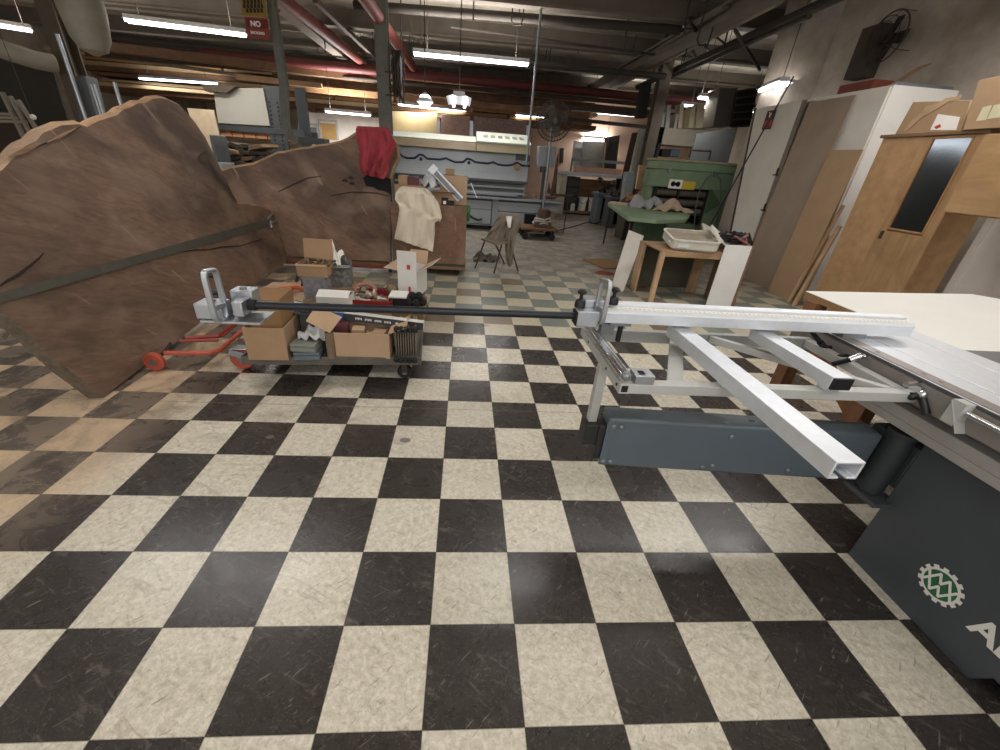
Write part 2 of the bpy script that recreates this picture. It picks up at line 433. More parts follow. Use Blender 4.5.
# lower guide beam and sliding table
b = B(); b.box(1.80, -1.4, .665, 2.2, .62, .70); b.box(1.80, -1.4, .70, 1.86, .62, .745); b.box(1.9, -1.4, .70, 2.3, .62, .78)
b.done('guide_beam', M('guide beam grey', '#b0aca6', .5, .1, .12, 6), saw, .003)
st = B()
st.prism([(1.735, .95, z) if 0 else (x, .95, z) for x, z in [(1.74, .80), (1.74, .9), (1.90, .9), (1.90, .893), (1.906, .893), (1.906, .9), (2.125, .9), (2.125, .893), (2.131, .893), (2.131, .9), (2.25, .9), (2.25, .80)]], (0, -2.3, 0))
slide = st.done('sliding_table', alu_l, saw, .0015)
b = B(); b.box(1.735, -1.35, .888, 1.7398, .95, .8985); b.done('edge_strip', M('dark edge strip', '#4b4846', .7), slide)
b = B(); b.box(1.745, -1.3, .9002, 1.80, .94, .903)
for y in (.55, .36, .30, .05): b.cyl((1.775, y, .903), (1.775, y, .906), .007, n=10)
b.done('clamp_rail', M('rail grey', '#a09a98', .4, .5), slide)
b = B(); b.box(1.733, -1.35, .802, 1.7395, .95, .886); b.done('side_panel', M('table side grey', '#857f79', .6, .1, .12, 8), slide)
for y in (.62, .30): b = B(); b.cyl((1.733, y, .845), (1.70, y, .84), .013); b.ball((1.70, y, .84), .015); b.done('knob', black, slide)
# chrome rod along the carriage and front clamp
b = B(); b.cyl((1.718, .16, .868), (1.718, -1.3, .868), .010); b.mi = 1; b.box(1.70, .15, .815, 1.7395, .19, .898); b.prism([(1.695, .19, .89), (1.695, .13, .80), (1.7395, .13, .80), (1.7395, .19, .89)], (0, 0, .004)); b.done('guide_rod', [chrome, frame_grey], slide)
# main cast table
b = B(); b.box(2.27, -1.4, .835, 3.6, .66, .885); b.box(2.4, -1.3, .0, 3.5, .5, .835); b.done('saw_table', M('cast iron grey', '#77797b', .4, .3, .1, 6), saw, .004)
# swing arm
A0, A1, AY0, AY1, AZ0, AZ1 = .685, 1.82, .46, .56, .357, .602
AR = Matrix.Translation((A0, AY0, 0)) @ Matrix.Rotation(-.062, 4, 'Z') @ Matrix.Translation((-A0, -AY0, 0))
b = B(AR); b.box(A0, AY0, AZ0, A1, AY1, AZ1); arm = b.done('swing_arm', arm_grey, saw, .012)
b = B(AR); b.box(A0-.004, AY0-.003, AZ0+.01, A0+.03, AY0, AZ1-.012); b.done('arm_end_cover', arm_grey, arm, .002)
for x, z in ((.71, .565), (.74, .565), (.70, .385), (.73, .385), (1.20, .55), (1.13, .385), (1.17, .395), (1.50, .395)):
    b = B(AR); b.lathe([(.010, 0), (.010, -.004), (.006, -.007)], (x, AY0-.001, z), 12, 'y'); b.done('bolt', steel, arm)
for x in (1.17, 1.18, 1.30, 1.29):
    b = B(AR); b.lathe([(.007, 0), (.007, .004), (.004, .006)], (x, AY0+.02+(.03 if x > 1.2 else .0), AZ1), 10); b.done('bolt', steel, arm)
b = B(); b.cyl((1.86, .365, .34), (1.86, .365, .635), .047, n=24); b.cyl((1.86, .365, .625), (1.86, .365, .645), .052, n=24); b.box(1.83, .37, .36, 1.90, .46, .62); b.box(1.88, .30, .40, 1.95, .40, .60)
b.done('pivot_column', M('pivot dark steel', '#33383c', .5, .2), saw, .003)
b = B(); b.box(1.80, .27, .318, 1.92, .42, .338); b.cyl((1.86, .36, .30), (1.86, .36, .345), .012, n=10); b.done('pivot_bracket', grey_d, saw, .003)

# ---------------------------------------------------------------- crosscut outrigger table
ct = thing('crosscut_table', 'light grey tubular crosscut outrigger frame with aluminium fence and two support rails on the saw', 'saw table', (1.2, .5, .6))
FZ = .85; fl0, fl1 = .575, .615
b = B(); b.box(.620, .30, FZ-.037, .655, .83, FZ)
for y in (.33, .45, .70): b.mi = 1; b.cyl((.6195, y, FZ-.018), (.618, y, FZ-.018), .006, n=10)
b.mi = 1; b.box(.626, .2992, FZ-.031, .649, .2998, FZ-.006); b.mi = 0
fr = b.done('side_tube', [frame_grey, darker], ct, .002)
b = B(); b.box(.655, .30, FZ-.037, 1.80, .34, FZ); b.done('front_tube', frame_grey, ct, .002)
b = B(); b.box(.655, .80, FZ-.055, 1.72, .83, FZ); b.done('rear_tube', frame_grey, ct, .002)
b = B(); b.bar((.835, .34, FZ-.02), (1.06, .80, FZ-.02), .055, .006); b.bar((.81, .34, FZ-.03), (1.035, .80, FZ-.03), .004, .03); b.done('cross_strap', frame_grey, ct)
b = B(); b.bar((1.70, .80, FZ-.02), (1.70, .34, FZ-.02), .04, .036); b.bar((1.22, .80, FZ-.02), (1.68, .34, FZ-.02), .03, .03); b.done('diagonal_brace', frame_grey, ct, .002)
b = B(); b.bar((.634, .52, .45), (.634, .52, FZ-.037), .035, .035, (0, 1, 0)); b.done('support_post', frame_grey, ct, .002)
b = B(); b.box(.60, .475, .455, .684, .55, .555); b.box(.655, .465, .39, .684, .55, .56); b.done('foot_block', M('post foot black', '#2e2f30', .5, .2), ct, .004)
b = B(); b.cyl((.637, .315, FZ+.022), (.637, .80, FZ+.022), .020, n=20); ro = b.done('roller', chrome, ct)
b = B(); b.lathe([(.012, 0), (.014, -.008), (.006, -.016)], (.637, .315, FZ+.022), 14, 'y'); b.done('roller_pin', steel, ro)
b = B(); b.box(.668, .30, FZ, .735, .36, FZ+.032); b.mi = 1; b.box(.685, .315, FZ+.0322, .705, .34, FZ+.035); b.done('end_clamp', [alu, darker], ct, .003)
# support rails
b = B(); x0, x1, y0, y1, z0, z1 = .972, 1.048, -.165, .74, FZ+.012, FZ+.064; t = .006
b.box(x0+.01, .30, FZ, x1-.01, .34, z0); b.prism([(x0, y0, z0), (x0+.028, y0, z0), (x0+.028, y0, z0+t), (x0+t, y0, z0+t), (x0+t, y0, z1-t), (x1-t, y0, z1-t), (x1-t, y0, z0+t), (x1-.028, y0, z0+t), (x1-.028, y0, z0), (x1, y0, z0), (x1, y0, z1), (x0, y0, z1)], (0, y1-y0, 0))
b.done('support_rail', alu_l, ct, .0015)
b = B(); b.box(1.35, .285, FZ+.016, 1.425, .74, FZ+.062); b.box(1.36, .30, FZ, 1.415, .34, FZ+.016); r2 = b.done('support_rail', alu_l, ct, .002)
b = B(); b.box(1.351, .276, FZ+.017, 1.424, .285, FZ+.061); c = b.done('end_cap', black, r2, .002); c['label'] = 'black plastic end cap'
# fence
FY = .68
b = B(); b.prism([(.655, y, z) for y, z in ((FY, .928), (FY, .972), (FY+.012, .984), (FY+.05, .984), (FY+.05, .996), (FY+.085, 1.0), (FY+.085, .928))], (1.385, 0, 0))
fence = b.done('fence', alu_l, ct, .0015)
b = B(); b.box(.66, FY+.014, .9842, 2.05, FY+.048, .986); scl = b.done('scale', white_p, fence)
b = B()
for i in range(68):
    x = .67+i*.02; L = .022 if i % 5 == 0 else .012
    b.box(x, FY+.016, .9861, x+.0016, FY+.016+L, .9864)
b.done('scale_marks', M('scale mark grey', '#6d7074', .6), scl)
b = B(); b.cyl((.742, FY+.012, .845), (.742, FY+.012, .915), .011); b.mi = 1; b.box(.69, FY+.0, .917, .78, FY+.06, .9275); b.box(.665, FY+.02, .87, .72, FY+.06, .917); b.done('clamp_lever', [black, steel], fence)
b = B(); b.box(1.75, .70, .901, 1.86, .76, .9275); b.done('fence_shoe', steel, fence)
for q0, q1, q2 in (((833, 364), (849, 360), (859, 356.5)), ((812, 332), (820, 342), (824, 347))):
    b = B(); a_, c_, e_ = atx(*q0, 1.66), atx(*q1, 1.67), atx(*q2, 1.70); b.cyl(a_, c_, .010); b.mi = 1 if q0[0] > 820 else 0; b.cyl(c_, e_, .013); b.ball(e_, .014); b.cyl(e_, e_+V((.035, 0, 0)), .008); b.done('clamp_handle', [black, chrome], ct)
b = B(); b.cyl((1.672, .318, .88), (1.80, .338, .88), .010); b.box(1.72, .30, FZ, 1.77, .34, .875); b.mi = 1; b.box(1.745, .296, FZ-.037, 1.775, .30, FZ-.001); b.done('locking_bar', [chrome, black], ct)
b = B(); b.cyl((1.722, .285, .845), (1.722, .245, .80), .012); b.mi = 1; b.ball((1.722, .29, .855), .016); b.done('clamp_handle', [black, chrome], ct)

# ---------------------------------------------------------------- flip stops and extension rod
def handle_loop(b, c, h, w, th, tilt=0):
    """upright oval grip plate in the plane across the fence, with a long finger slot"""
    outer, inner = [], []
    N = 28
    for i in range(N):
        a = 2*PI*i/N; ex = 2/5.5
        cx = math.copysign(abs(math.cos(a))**ex, math.cos(a)); sz = math.copysign(abs(math.sin(a))**ex, math.sin(a))
        outer.append((cx*w/2, sz*h/2)); inner.append((cx*(w/2-.010), sz*(h/2-.011)))
    ang = tilt
    def P(q, s): y, z = q; return V(c)+V((s + z*math.sin(ang)*.0, y*math.cos(ang)+0, z)) + V((y*math.sin(ang), 0, 0))
    vo0 = [b.bm.verts.new(P(q, -th/2)) for q in outer]; vo1 = [b.bm.verts.new(P(q, th/2)) for q in outer]
    vi0 = [b.bm.verts.new(P(q, -th/2)) for q in inner]; vi1 = [b.bm.verts.new(P(q, th/2)) for q in inner]
    for i in range(N):
        j = (i+1) % N
        b._f([vo0[i], vo0[j], vo1[j], vo1[i]]); b._f([vi0[i], vi1[i], vi1[j], vi0[j]])
        b._f([vo0[i], vi0[i], vi0[j], vo0[j]]); b._f([vo1[i], vo1[j], vi1[j], vi1[i]])
def knob(parent, p, h=.05):
    b = B(); b.lathe([(.022, 0), (.022, .018), (.017, .03), (.008, .033), (.007, h), (.012, h+.002), (.018, h+.008), (.018, h+.016), (.010, h+.022)], p, 18)
    return b.done('knob', black, parent)
fs = thing('flip_stop', 'aluminium flip stop with oval grip and two upright black knobs on the fence end', 'fence stop', (.6, .68, .93), 'flip stops on the extension rod')
b = B(); b.box(.535, .645, .918, .625, .70, .985); b.box(.575, .70, .918, .66, .765, 1.015); b.done('block', alu, fs, .004)
b = B(); b.box(.53, .64, .925, .536, .70, .98); b.done('end_plate', rubber, fs)
b = B(); handle_loop(b, (.632, .665, 1.022), .185, .060, .016, -.40); b.obox((.632, .665, .99), (.014, .05, .02), (0, 0, .40)); b.done('grip', alu, fs, .003)
knob(fs, (.556, .705, .985)); knob(fs, (.695, .715, 1.0), .048)
RL = V((-.69, .545, .985))
rod = B(); rod.cyl((.529, .672, .956), RL, .0145, n=20)
tag(rod.done('extension_rod', rod_black), 'long black round rod reaching left from the fence to the far flip stop', 'rod')
fl = thing('flip_stop', 'aluminium flip stop at the free left end of the black rod, before the slab', 'fence stop', (-.75, .52, .93), 'flip stops on the extension rod')
b = B(); b.box(-.835, .49, .945, -.745, .56, 1.0); b.box(-.745, .56, .955, -.67, .62, 1.03); b.box(-.715, .50, .955, -.68, .57, 1.01); b.done('block', alu, fl, .004)
b = B(); b.cyl((-.79, .525, 1.0), (-.79, .525, 1.006), .012, n=12); b.cyl((-.71, .59, 1.03), (-.71, .59, 1.036), .012, n=12); b.done('screw', steel, fl)
b = B(); b.box(-.82, .48, .936, -.62, .60, .944); b.done('base_plate', alu, fl, .001)
b = B(); handle_loop(b, (-.752, .490, 1.032), .182, .058, .018, .30); b.obox((-.752, .49, .995), (.016, .05, .02), (0, 0, -.30)); b.done('grip', alu, fl, .003)
for z in (1.03, 1.09):
    b = B(); b.cyl((-.765, .53, z), (-.795, .53, z), .010, n=14); b.ball((-.797, .53, z), .012); b.done('knob', black, fl)
b = B(); b.cyl((-.68, .546, .985), (-.655, .546, .985), .019, n=16); b.done('collar', rubber, fl)

# ---------------------------------------------------------------- white outfeed table behind the saw
wt = thing('outfeed_table', 'white melamine worktop on brown timber legs behind the panel saw', 'table', (2.9, 1.1, 0))
WZ = .87
c0 = atz(806, 291, WZ); c1 = atz(905, 293, WZ); c2 = atz(972, 294, WZ); c3 = atz(1040, 306, WZ)
b = B(); top = [(2.28, .67), (2.28, .86), (c0.x, c0.y), (c1.x, c1.y+.0), (c2.x, c2.y), (c3.x, c3.y), (4.2, .67)]
b.mi = 1; b.prism([(x, y, WZ-.04) for x, y in top], (0, 0, .036)); b.mi = 0; b.prism([(x, y, WZ-.0035) for x, y in top], (0, 0, .0035))
b.done('worktop', [melamine, particle], wt)
for (px, py, z) in ((800, 340, .6), (866, 403, .35)):
    p = atx(px, py, 2.33 if px < 820 else 2.36)
    b = B(); b.box(p.x-.04, p.y-.045, 0, p.x+.04, p.y+.045, WZ-.04); b.done('leg', redwood, wt, .003)
b = B(); b.bar((2.34, .45+.3, .20), (2.34, 1.45, .62), .03, .08); b.done('brace', redwood, wt, .003)
for x in (3.7,):
    for y in (.8, 1.4): b = B(); b.box(x-.04, y-.04, 0, x+.04, y+.04, WZ-.04); b.done('leg', redwood, wt, .003)
# ---------------------------------------------------------------- live-edge slabs
def slab_mat(name, d, l, dk):
    n = NT(name); n.set(.7)
    v = n.mapping((1.3, 5.5, 5.5), (0, 0, .45))
    f1 = n.noise(v, 2.6, 7, .65, 1.6); f2 = n.noise(n.mapping((.6, 1.3, 1), (0, 0, .3)), 1.25, 4, .55, .8); f3 = n.noise(n.mapping((1.0, 8, 1), (0, 0, 1.1)), 1.5, 2, .5, .2)
    fine = n.noise(n.mapping((6, 40, 40), (0, 0, .35)), 3, 4, .6)
    c = n.mix(n.ramp(f1, .3, .72), lin(d), lin(l))
    c = n.mix(n.math('MULTIPLY', n.ramp(f2, .42, .64), .8), c, lin(dk))
    c = n.mix(n.math('MULTIPLY', n.ramp(fine, .4, .7), .25), c, lin(dk))
    c = n.mix(n.math('MULTIPLY', n.ramp(f3, .68, .72), .5), c, lin('#a08a7a'))
    dust = n.noise(n.obj(), 2.1, 3, .5, .4)
    c = n.mix(n.math('MULTIPLY', n.ramp(dust, .50, .68), .5), c, lin('#927d6c'))
    n.base(c); n.bump(f1, .15, .01); MATS[name] = n.m; return n.m
slab_m = slab_mat('rough walnut face', '#67503f', '#8e7360', '#43362e')
slab_m2 = slab_mat('rough walnut face darker', '#624838', '#886b56', '#3f3129')
live = wood('live edge sapwood', '#7d6047', '#b3936f', 0, 4)
bark = wood('weathered slab end', '#4a4135', '#77695a', 0, 4)
def slab(name, label, P0, d, lean, th, px, mats, edge_of):
    t = math.radians(lean)
    nh = V((d.y, -d.x, 0)).normalized()                  # horizontal, towards the viewer's side
    upv = (V((0, 0, 1))*math.cos(t) - nh*math.sin(t)).normalized()
    upv = (upv - d*upv.dot(d)).normalized(); n = d.cross(upv).normalized()
    if n.dot(nh) < 0: n = -n
    pts = [atp(x, y, P0, n) for x, y in px]
    F = face_frame(P0, d, upv)
    # smooth the traced outline with a little natural wander
    loc = [F.inverted() @ p for p in pts]; out = []; kinds = []
    rnd = random.Random(3)
    for i in range(len(loc)):
        a, b2 = loc[i], loc[(i+1) % len(loc)]; L = (b2-a).length; k = max(1, int(L/.10))
        for j in range(k):
            q = a.lerp(b2, j/k)
            if j: q = q + V((rnd.uniform(-1, 1), rnd.uniform(-1, 1), 0))*(.010 if edge_of(i) else .003)
            out.append(q); kinds.append(edge_of(i))
    sgn = 1 if (F.to_3x3() @ V((0, 0, 1))).dot(n) > 0 else -1
    area = sum(out[i].x*out[(i+1) % len(out)].y - out[(i+1) % len(out)].x*out[i].y for i in range(len(out)))
    b = B(); N = len(out); rings = []
    for inset, dz in ((.030, 0), (.004, -.022), (0, -.05), (.01, -th)):
        ring = []
        for i in range(N):
            e = out[(i+1) % N]-out[i-1]; nn = V((e.y, -e.x, 0)).normalized()*(1 if area > 0 else -1)
            k = inset if kinds[i] else inset*.18
            q = out[i]-nn*k; ring.append(b.bm.verts.new(F @ V((q.x, q.y, sgn*(dz if kinds[i] or abs(dz) > .04 else dz*.2)))))
        rings.append(ring)
    b.mi = 0; b._f(rings[0]); b._f(rings[-1][::-1])
    for r in range(3):
        for i in range(N):
            j = (i+1) % N; b.mi = (1 if kinds[i] else 2); b._f([rings[r][i], rings[r][j], rings[r+1][j], rings[r+1][i]])
    bmesh.ops.triangulate(b.bm, faces=[f for f in b.bm.faces if len(f.verts) > 4])
    o = b.done(name, mats, None, frame=F, smooth=True)
    tag(o, label, 'wood slab', 'live-edge slabs'); return F, sgn, n, o
P1 = atz(103, 399, 0); d1 = V((-.055, 1, .085)).normalized()
px1 = [(104, 398), (137, 372), (170, 347), (205, 319), (240, 295), (270, 275), (287, 262), (286, 252), (282, 238), (278, 222), (272, 210), (256, 203), (237, 201), (221, 188), (212, 181), (201, 170), (199, 160), (208, 152), (207, 138), (195, 120), (180, 103), (166, 96), (158, 94), (150, 95), (128, 103), (106, 113), (84, 122), (76, 119), (58, 120), (38, 128), (19, 141), (6, 155), (-45, 190), (-75, 240), (-50, 266), (0, 310), (30, 336), (66, 369)]
F1, s1, n1, slab1 = slab('walnut_slab', 'huge rough brown walnut slab standing on its corner at the left, crossed by a flat grey bar', P1, d1, 15, .085, px1, [slab_m, live, bark], lambda i: 7 <= i <= 32)
P2 = V((.05, 4.92, .13)); d2 = V((1, 0, 0))
px2 = [(391, 262), (391, 225), (391, 190), (392, 178), (395, 168), (400, 158), (399, 147), (391, 133), (380, 127), (362, 127), (354, 132), (340, 140), (325, 143), (308, 146), (292, 148), (276, 151), (264, 157), (252, 162), (240, 164), (228, 166), (214, 172), (205, 200), (210, 235), (240, 252), (300, 257), (345, 260)]
F2, s2, n2, slab2 = slab('walnut_slab', 'long brown live-edge walnut slab standing behind the cart, red cloth on its right end', P2, d2, 4, .08, px2, [slab_m2, live, bark], lambda i: 2 <= i <= 21)
# hollow knot and gap below the cloth, their shade laid on as dark patch
b = B(); q = [(363, 178), (367, 175), (374, 174), (382, 176), (391, 179), (391.5, 195), (385, 191), (379, 190), (373, 187), (366, 186)]
pp = [atp(x, y, P2, n2)+n2*.004 for x, y in q]; b.prism(pp, n2*.006); b.done('knot_gap_shade', darker, slab2)
def groove(w, pts, px_w, mat, off=.003, th=.004, name='crack', P=None, n=None):
    b = B(); P = P1 if P is None else P; n = n1 if n is None else n
    L_ = [atp(x, y-px_w[i % len(px_w)], P, n)+n*off for i, (x, y) in enumerate(pts)] + [atp(x, y+px_w[i % len(px_w)], P, n)+n*off for i, (x, y) in reversed(list(enumerate(pts)))]
    b.prism(L_, n*th); return b.done(name, mat, w)
crack_m = M('dark wood crack', '#32261f', .9)
groove(slab1, [(-8, 291), (5, 282), (18, 275), (28, 267), (38, 259), (43, 253)], (.6, 1.6, 2.2, 1.6, 1.2, .4), crack_m)
groove(slab1, [(182, 252), (195, 250), (208, 250), (222, 247), (240, 246), (262, 239)], (.3, .7, .5, .8, .4, .3), crack_m)
groove(slab1, [(28, 150), (46, 143), (62, 136), (80, 127)], (.4, .9, .9, .4), crack_m)
groove(slab1, [(8, 157), (22, 151), (38, 144)], (.8, 3.2, 1.2), live, .003, .012, 'sapwood_ridge')
groove(slab1, [(46, 142.5), (60, 136), (74, 129)], (.5, 1.8, .5), live, .003, .010, 'sapwood_ridge')
groove(slab2, [(278, 192), (292, 185), (308, 178), (322, 176)], (.3, .7, .6, .3), crack_m, P=P2, n=n2)
groove(slab2, [(330, 196), (352, 192), (376, 193), (390, 196)], (.3, .6, .5, .4), crack_m, P=P2, n=n2)
for kx, ky in ((345, 181), (351, 178.5), (352, 184)):
    groove(slab2, [(kx-3, ky), (kx-1, ky-1), (kx+1.5, ky-.5), (kx+3, ky+.5)], (.5, 1.5, 1.5, .5), crack_m, P=P2, n=n2, name='knot')
# grey batten across the first slab
b = B(); q = [(-12, 296), (135, 255.5), (267, 219.0), (268, 227.0), (135, 264.5), (-12, 307)]
pp = [atp(x, y, P1, n1)+n1*.003 for x, y in q]; b.prism(pp, n1*.012)
bt = b.done('flat_bar', M('greenish grey bar', '#5e5c52', .6, .3, .25, 12)); tag(bt, 'flat grey bar strapped diagonally across the big left slab, metal hook at its end', 'bar')
b = B()
def hk(x, y, o=.02): return atp(x, y, P1, n1)+n1*o
b.tube([hk(266, 219), hk(272, 213), hk(279, 212), hk(281, 217), hk(275, 221), hk(268, 224)], .012, 6); b.tube([hk(269, 221), hk(270, 228), hk(272, 229)], .010, 6)
c = b.done('end_hook', galv, bt); c['label'] = 'pale metal hook'

# ---------------------------------------------------------------- cloths on slab and crate
def drape(rows, Y, nv, nu, folds, amp, seed, th=.006, slope=0, lift=None):
    """hanging cloth between two traced borders, folds running down"""
    rnd = random.Random(seed); ph = [rnd.uniform(0, 6.28) for _ in range(6)]
    L = [aty(r[0], r[1], Y) for r in rows]; Rr = [aty(r[2], r[3], Y) for r in rows]
    def lerp(P, t):
        k = t*(len(P)-1); i = min(int(k), len(P)-2); return P[i].lerp(P[i+1], k-i)
    def fn(u, v):
        p = lerp(L, v).lerp(lerp(Rr, v), u)
        f = math.sin(u*folds*6.28+ph[0]+2.6*math.sin(v*3.1+ph[1])+1.3*math.sin(v*7+u*5+ph[4]))*amp*(.3+.7*v)*(.6+.4*math.sin(u*4+ph[5])) + math.sin(u*folds*2.3*6.28+ph[2]+v*5+2*math.sin(v*4))*amp*.3 + math.sin((u*1.3+v)*9+ph[3])*amp*.35 + math.sin((u*1.5-v)*8+ph[4])*amp*.35
        p = p + V((0, -f - slope*(1-v) - amp*1.2, 0))
        if lift and v < lift:
            k = (lift-v)/lift; p.y += k*.13; p.z += .02*math.sin(k*PI)
        return p
    return fn
b = B(); b.sheet(drape([(357, 127, 388, 128), (357, 130, 391, 132), (358, 140, 397, 144), (360, 152, 393, 155), (359, 163, 390, 163), (361, 171, 388, 172), (363, 174, 385, 179)], 4.86, 26, 40, 2.6, .034, 5, lift=.12), 40, 30)
tag(b.done('red_cloth', cloth_red), 'dusty red cloth draped over the top of the slab behind the cart', 'cloth')
b = B(); b.sheet(drape([(404, 187, 424, 189), (396, 192, 434, 196), (395, 199, 440, 213), (399, 204, 441, 219), (400, 209, 435, 222), (398, 222, 435, 233), (396, 232, 434, 243), (395, 238, 433, 251)], 4.80, 30, 44, 2.2, .030, 9, lift=.12), 44, 34)
b.sheet(drape([(424, 189, 430, 192), (430, 197, 439, 203), (434, 205, 442, 217), (434, 213, 440, 222)], 4.79, 10, 10, 1, .01, 3), 8, 10)
tag(b.done('t_shirt', cloth_cream), 'cream T-shirt hanging over the brown crate at the end of the slab', 'shirt')
# ---------------------------------------------------------------- right-hand storage wall
PX = 4.95; PH = 2.57
sp = thing('storage_partition', 'tall white boxed storage partition along the right wall with red and black sign', 'partition', (PX+.4, 5.9, 0))
py0 = 4.58
b = B(); b.box(PX+.02, py0, 0, RX-.005, py0+.03, PH); b.done('end_panel', M('bright white board', '#e6e3dd', .6, 0, .08, 2), sp, .003)
b = B(); b.box(PX+.02, py0+.03, PH-.03, RX-.56, 7.2, PH); b.box(RX-.57, py0+.03, PH-.03, RX-.005, 6.98, PH); b.done('top_panel', offwhite, sp)
def ytop(px, py): return atx(px, py, PX).y
ya, yb, yc, yd = ytop(758, 103), ytop(803, 96.5), ytop(812, 95), ytop(857, 91)
b = B(); b.box(PX-.0, ya-.0+.02, 0, PX+.03, ya+.0, PH) if 0 else None; b.prism([(PX, min(ya, yb), .02), (PX, max(ya, yb)-.55, .02), (PX, max(ya, yb), PH-.02), (PX, min(ya, yb), PH-.02)], (.03, 0, 0)); dr = b.done('door', offwhite, sp, .003); 
b = B(); yy_ = max(ya, yb); b.prism([(PX-.005, yy_-.545, 0), (PX-.005, yy_-.50, 0), (PX-.005, yy_+.05, PH), (PX-.005, yy_+.005, PH)], (.05, 0, 0)); b.done('door_post', M('brown door post', '#4b3c32', .7), sp)
b = B(); b.box(PX+.005, min(ya, yb)-.10, 0, PX+.03, min(ya, yb)-.01, PH); b.done('hinge_post', M('taupe post', '#857a6d', .7), sp)
for z in (1.62, 1.10, .5): b = B(); yy = min(ya, yb)-.03; b.box(PX-.03, yy-.04, z-.05, PX+.0, yy+.05, z-.03); b.box(PX-.02, yy-.01, z-.05, PX+.0, yy+.01, z+.06); b.done('hasp', rust, dr)
b = B(); b.box(PX, py0+.02, .02, PX+.025, yc-.10, PH-.02); b.done('front_panel', offwhite, sp, .002)
# sign on the door
p0, p1 = atx(768, 111, PX), atx(760, 130, PX); q0 = atx(777, 110, PX)
sg = B(); sg.box(PX-.006, q0.y, p1.z, PX-.001, p0.y, p0.z); sgo = sg.done('sign_board', M('sign black', '#2b2523', .6), dr)
sgo['label'] = 'black and red no smoking sign'
hh = (p0.z-p1.z); yw = p0.y-q0.y; ym = (p0.y+q0.y)/2
b = B(); b.box(PX-.008, q0.y+.02, p1.z+.02, PX-.0055, p0.y-.02, p1.z+hh*.47); b.box(PX-.008, ym-yw*.16, p1.z+hh*.56, PX-.0055, ym+yw*.16, p1.z+hh*.93); b.done('sign_panel', red_p, sgo)
G = face_frame((PX-.0085, ym, p1.z+hh*.25), (0, -1, 0), (0, 0, 1))
text('sign_text', 'NO\nSMOKING', ink, sgo, G, hh*.18, .0004)
b = B(); cy = p1.z+hh*.745; b.tube([(PX-.0086, ym+yw*.10*math.cos(a), cy+yw*.10*math.sin(a)) for a in [2*PI*i/20 for i in range(20)]], .006, 6, True); b.bar((PX-.0086, ym-.05, cy-.05), (PX-.0086, ym+.05, cy+.05), .008, .004); b.done('sign_symbol', white_p, sgo)
# boards standing against the partition
def board(name, label, corners, X0, X1, th, mat, cat='board', group=None):
    """corners traced as (px,py) bottom-left, bottom-right, top-right, top-left; foot at X0, top at X1"""
    pts = [atx(c[0], c[1], X0 if k < 2 else X1) for k, c in enumerate(corners)]
    for k in (0, 1): pts[k].z = .0
    b = B(); b.prism(pts, V((th, 0, 0))); return tag(b.done(name, mat, None, .002), label, cat, group)
def vboard(name, label, y0, y1, h, X0, X1, th, mat, cat='board', group=None, h2=None):
    b = B(); h2 = h2 or h
    b.prism([(X0, y0, 0), (X0, y1, 0), (X1, y1, h2), (X1, y0, h)], (th, 0, 0)); return tag(b.done(name, mat, None, .002), label, cat, group)
y1, y2 = atx(812, 95, PX-.03).y, atx(857, 91.5, PX-.03).y
vboard('hardboard_sheet', 'tall worn beige hardboard sheet leaning on the white partition', y2, y1, 2.52, PX-.14, PX-.03, .012, beige, group='sheets leaning on the partition')
t0 = atx(836, 150, PX-.18); t1 = atx(862, 150, PX-.18)
vboard('fibreboard_sheet', 'shorter tan fibreboard sheet leaning beside the tall beige sheet', min(t0.y, t1.y), max(t0.y, t1.y)+.12, t0.z, PX-.26, PX-.17, .014, beige2, group='sheets leaning on the partition')
vboard('timber_batten', 'thin pale timber batten leaning on edge between beige sheets and the cabinet', 4.40, 4.44, 1.28, PX-.30, PX-.12, .03, pine, group='battens by the cabinet')
vboard('timber_batten', 'narrow brown timber batten leaning next to the wooden cabinet', 4.22, 4.27, 1.05, PX-.36, PX-.20, .03, pine, group='battens by the cabinet')
b = B(); b.prism([(PX-.22, 4.30, 0), (PX-.22, 4.52, 0), (PX-.12, 4.50, .95), (PX-.12, 4.34, .86)], (.012, 0, 0)); tag(b.done('board_offcut', beige2), 'small tan board offcut at the foot of the white partition end', 'board')
# long black pole before the door
pa = atx(792, 76, PX-.05); pb = atx(716, 226, PX-.3)
b = B(); b.cyl((PX-.02, pa.y, pa.z), (PX-.35, 8.6 if 0 else pa.y+.75, .02), .012, n=10)
tag(b.done('pole', black), 'thin black pole leaning across the white door with the sign', 'pole')

# wooden cabinet with mirror
CX = 4.55
cb = thing('wooden_cabinet', 'tall brown particle-board cabinet with a long mirror in its door', 'cabinet', (CX+.3, 3.55, 0))
tl = atx(885, 135, CX); CH = tl.z; cy1 = tl.y; cy0 = atx(986, 131, CX).y
b = B(); b.box(CX+.02, cy0, 0, CX+.02+.38, cy1, CH-.03); b.done('carcass', osb, cb, .003)
b = B(); b.box(CX-.02, cy0-.05, CH-.03, CX+.42, cy1+.03, CH); b.done('top_board', M('cabinet top', '#7d6247', .7, 0, .3), cb, .003)
ml, mr, mbr, mbl = (atx(*q, CX) for q in ((934, 139), (973, 139), (924, 231), (893, 228)))
dy1, dy0 = ml.y+.10, mr.y-.10
b = B(); b.box(CX-.0, dy1+.004, .02, CX+.02, cy1, CH-.03); b.box(CX, cy0, .02, CX+.02, dy0-.004, CH-.03); b.done('stile', osb, cb, .002)
mz0, mz1 = mbl.z, ml.z
b = B(); b.box(CX-.004, dy0, .04, CX+.016, dy1, mz0-.03); b.box(CX-.004, dy0, mz1+.02, CX+.016, dy1, CH-.04); b.box(CX-.004, dy0, mz0-.03, CX+.016, mr.y-.015, mz1+.02); b.box(CX-.004, ml.y+.015, mz0-.03, CX+.016, dy1, mz1+.02)
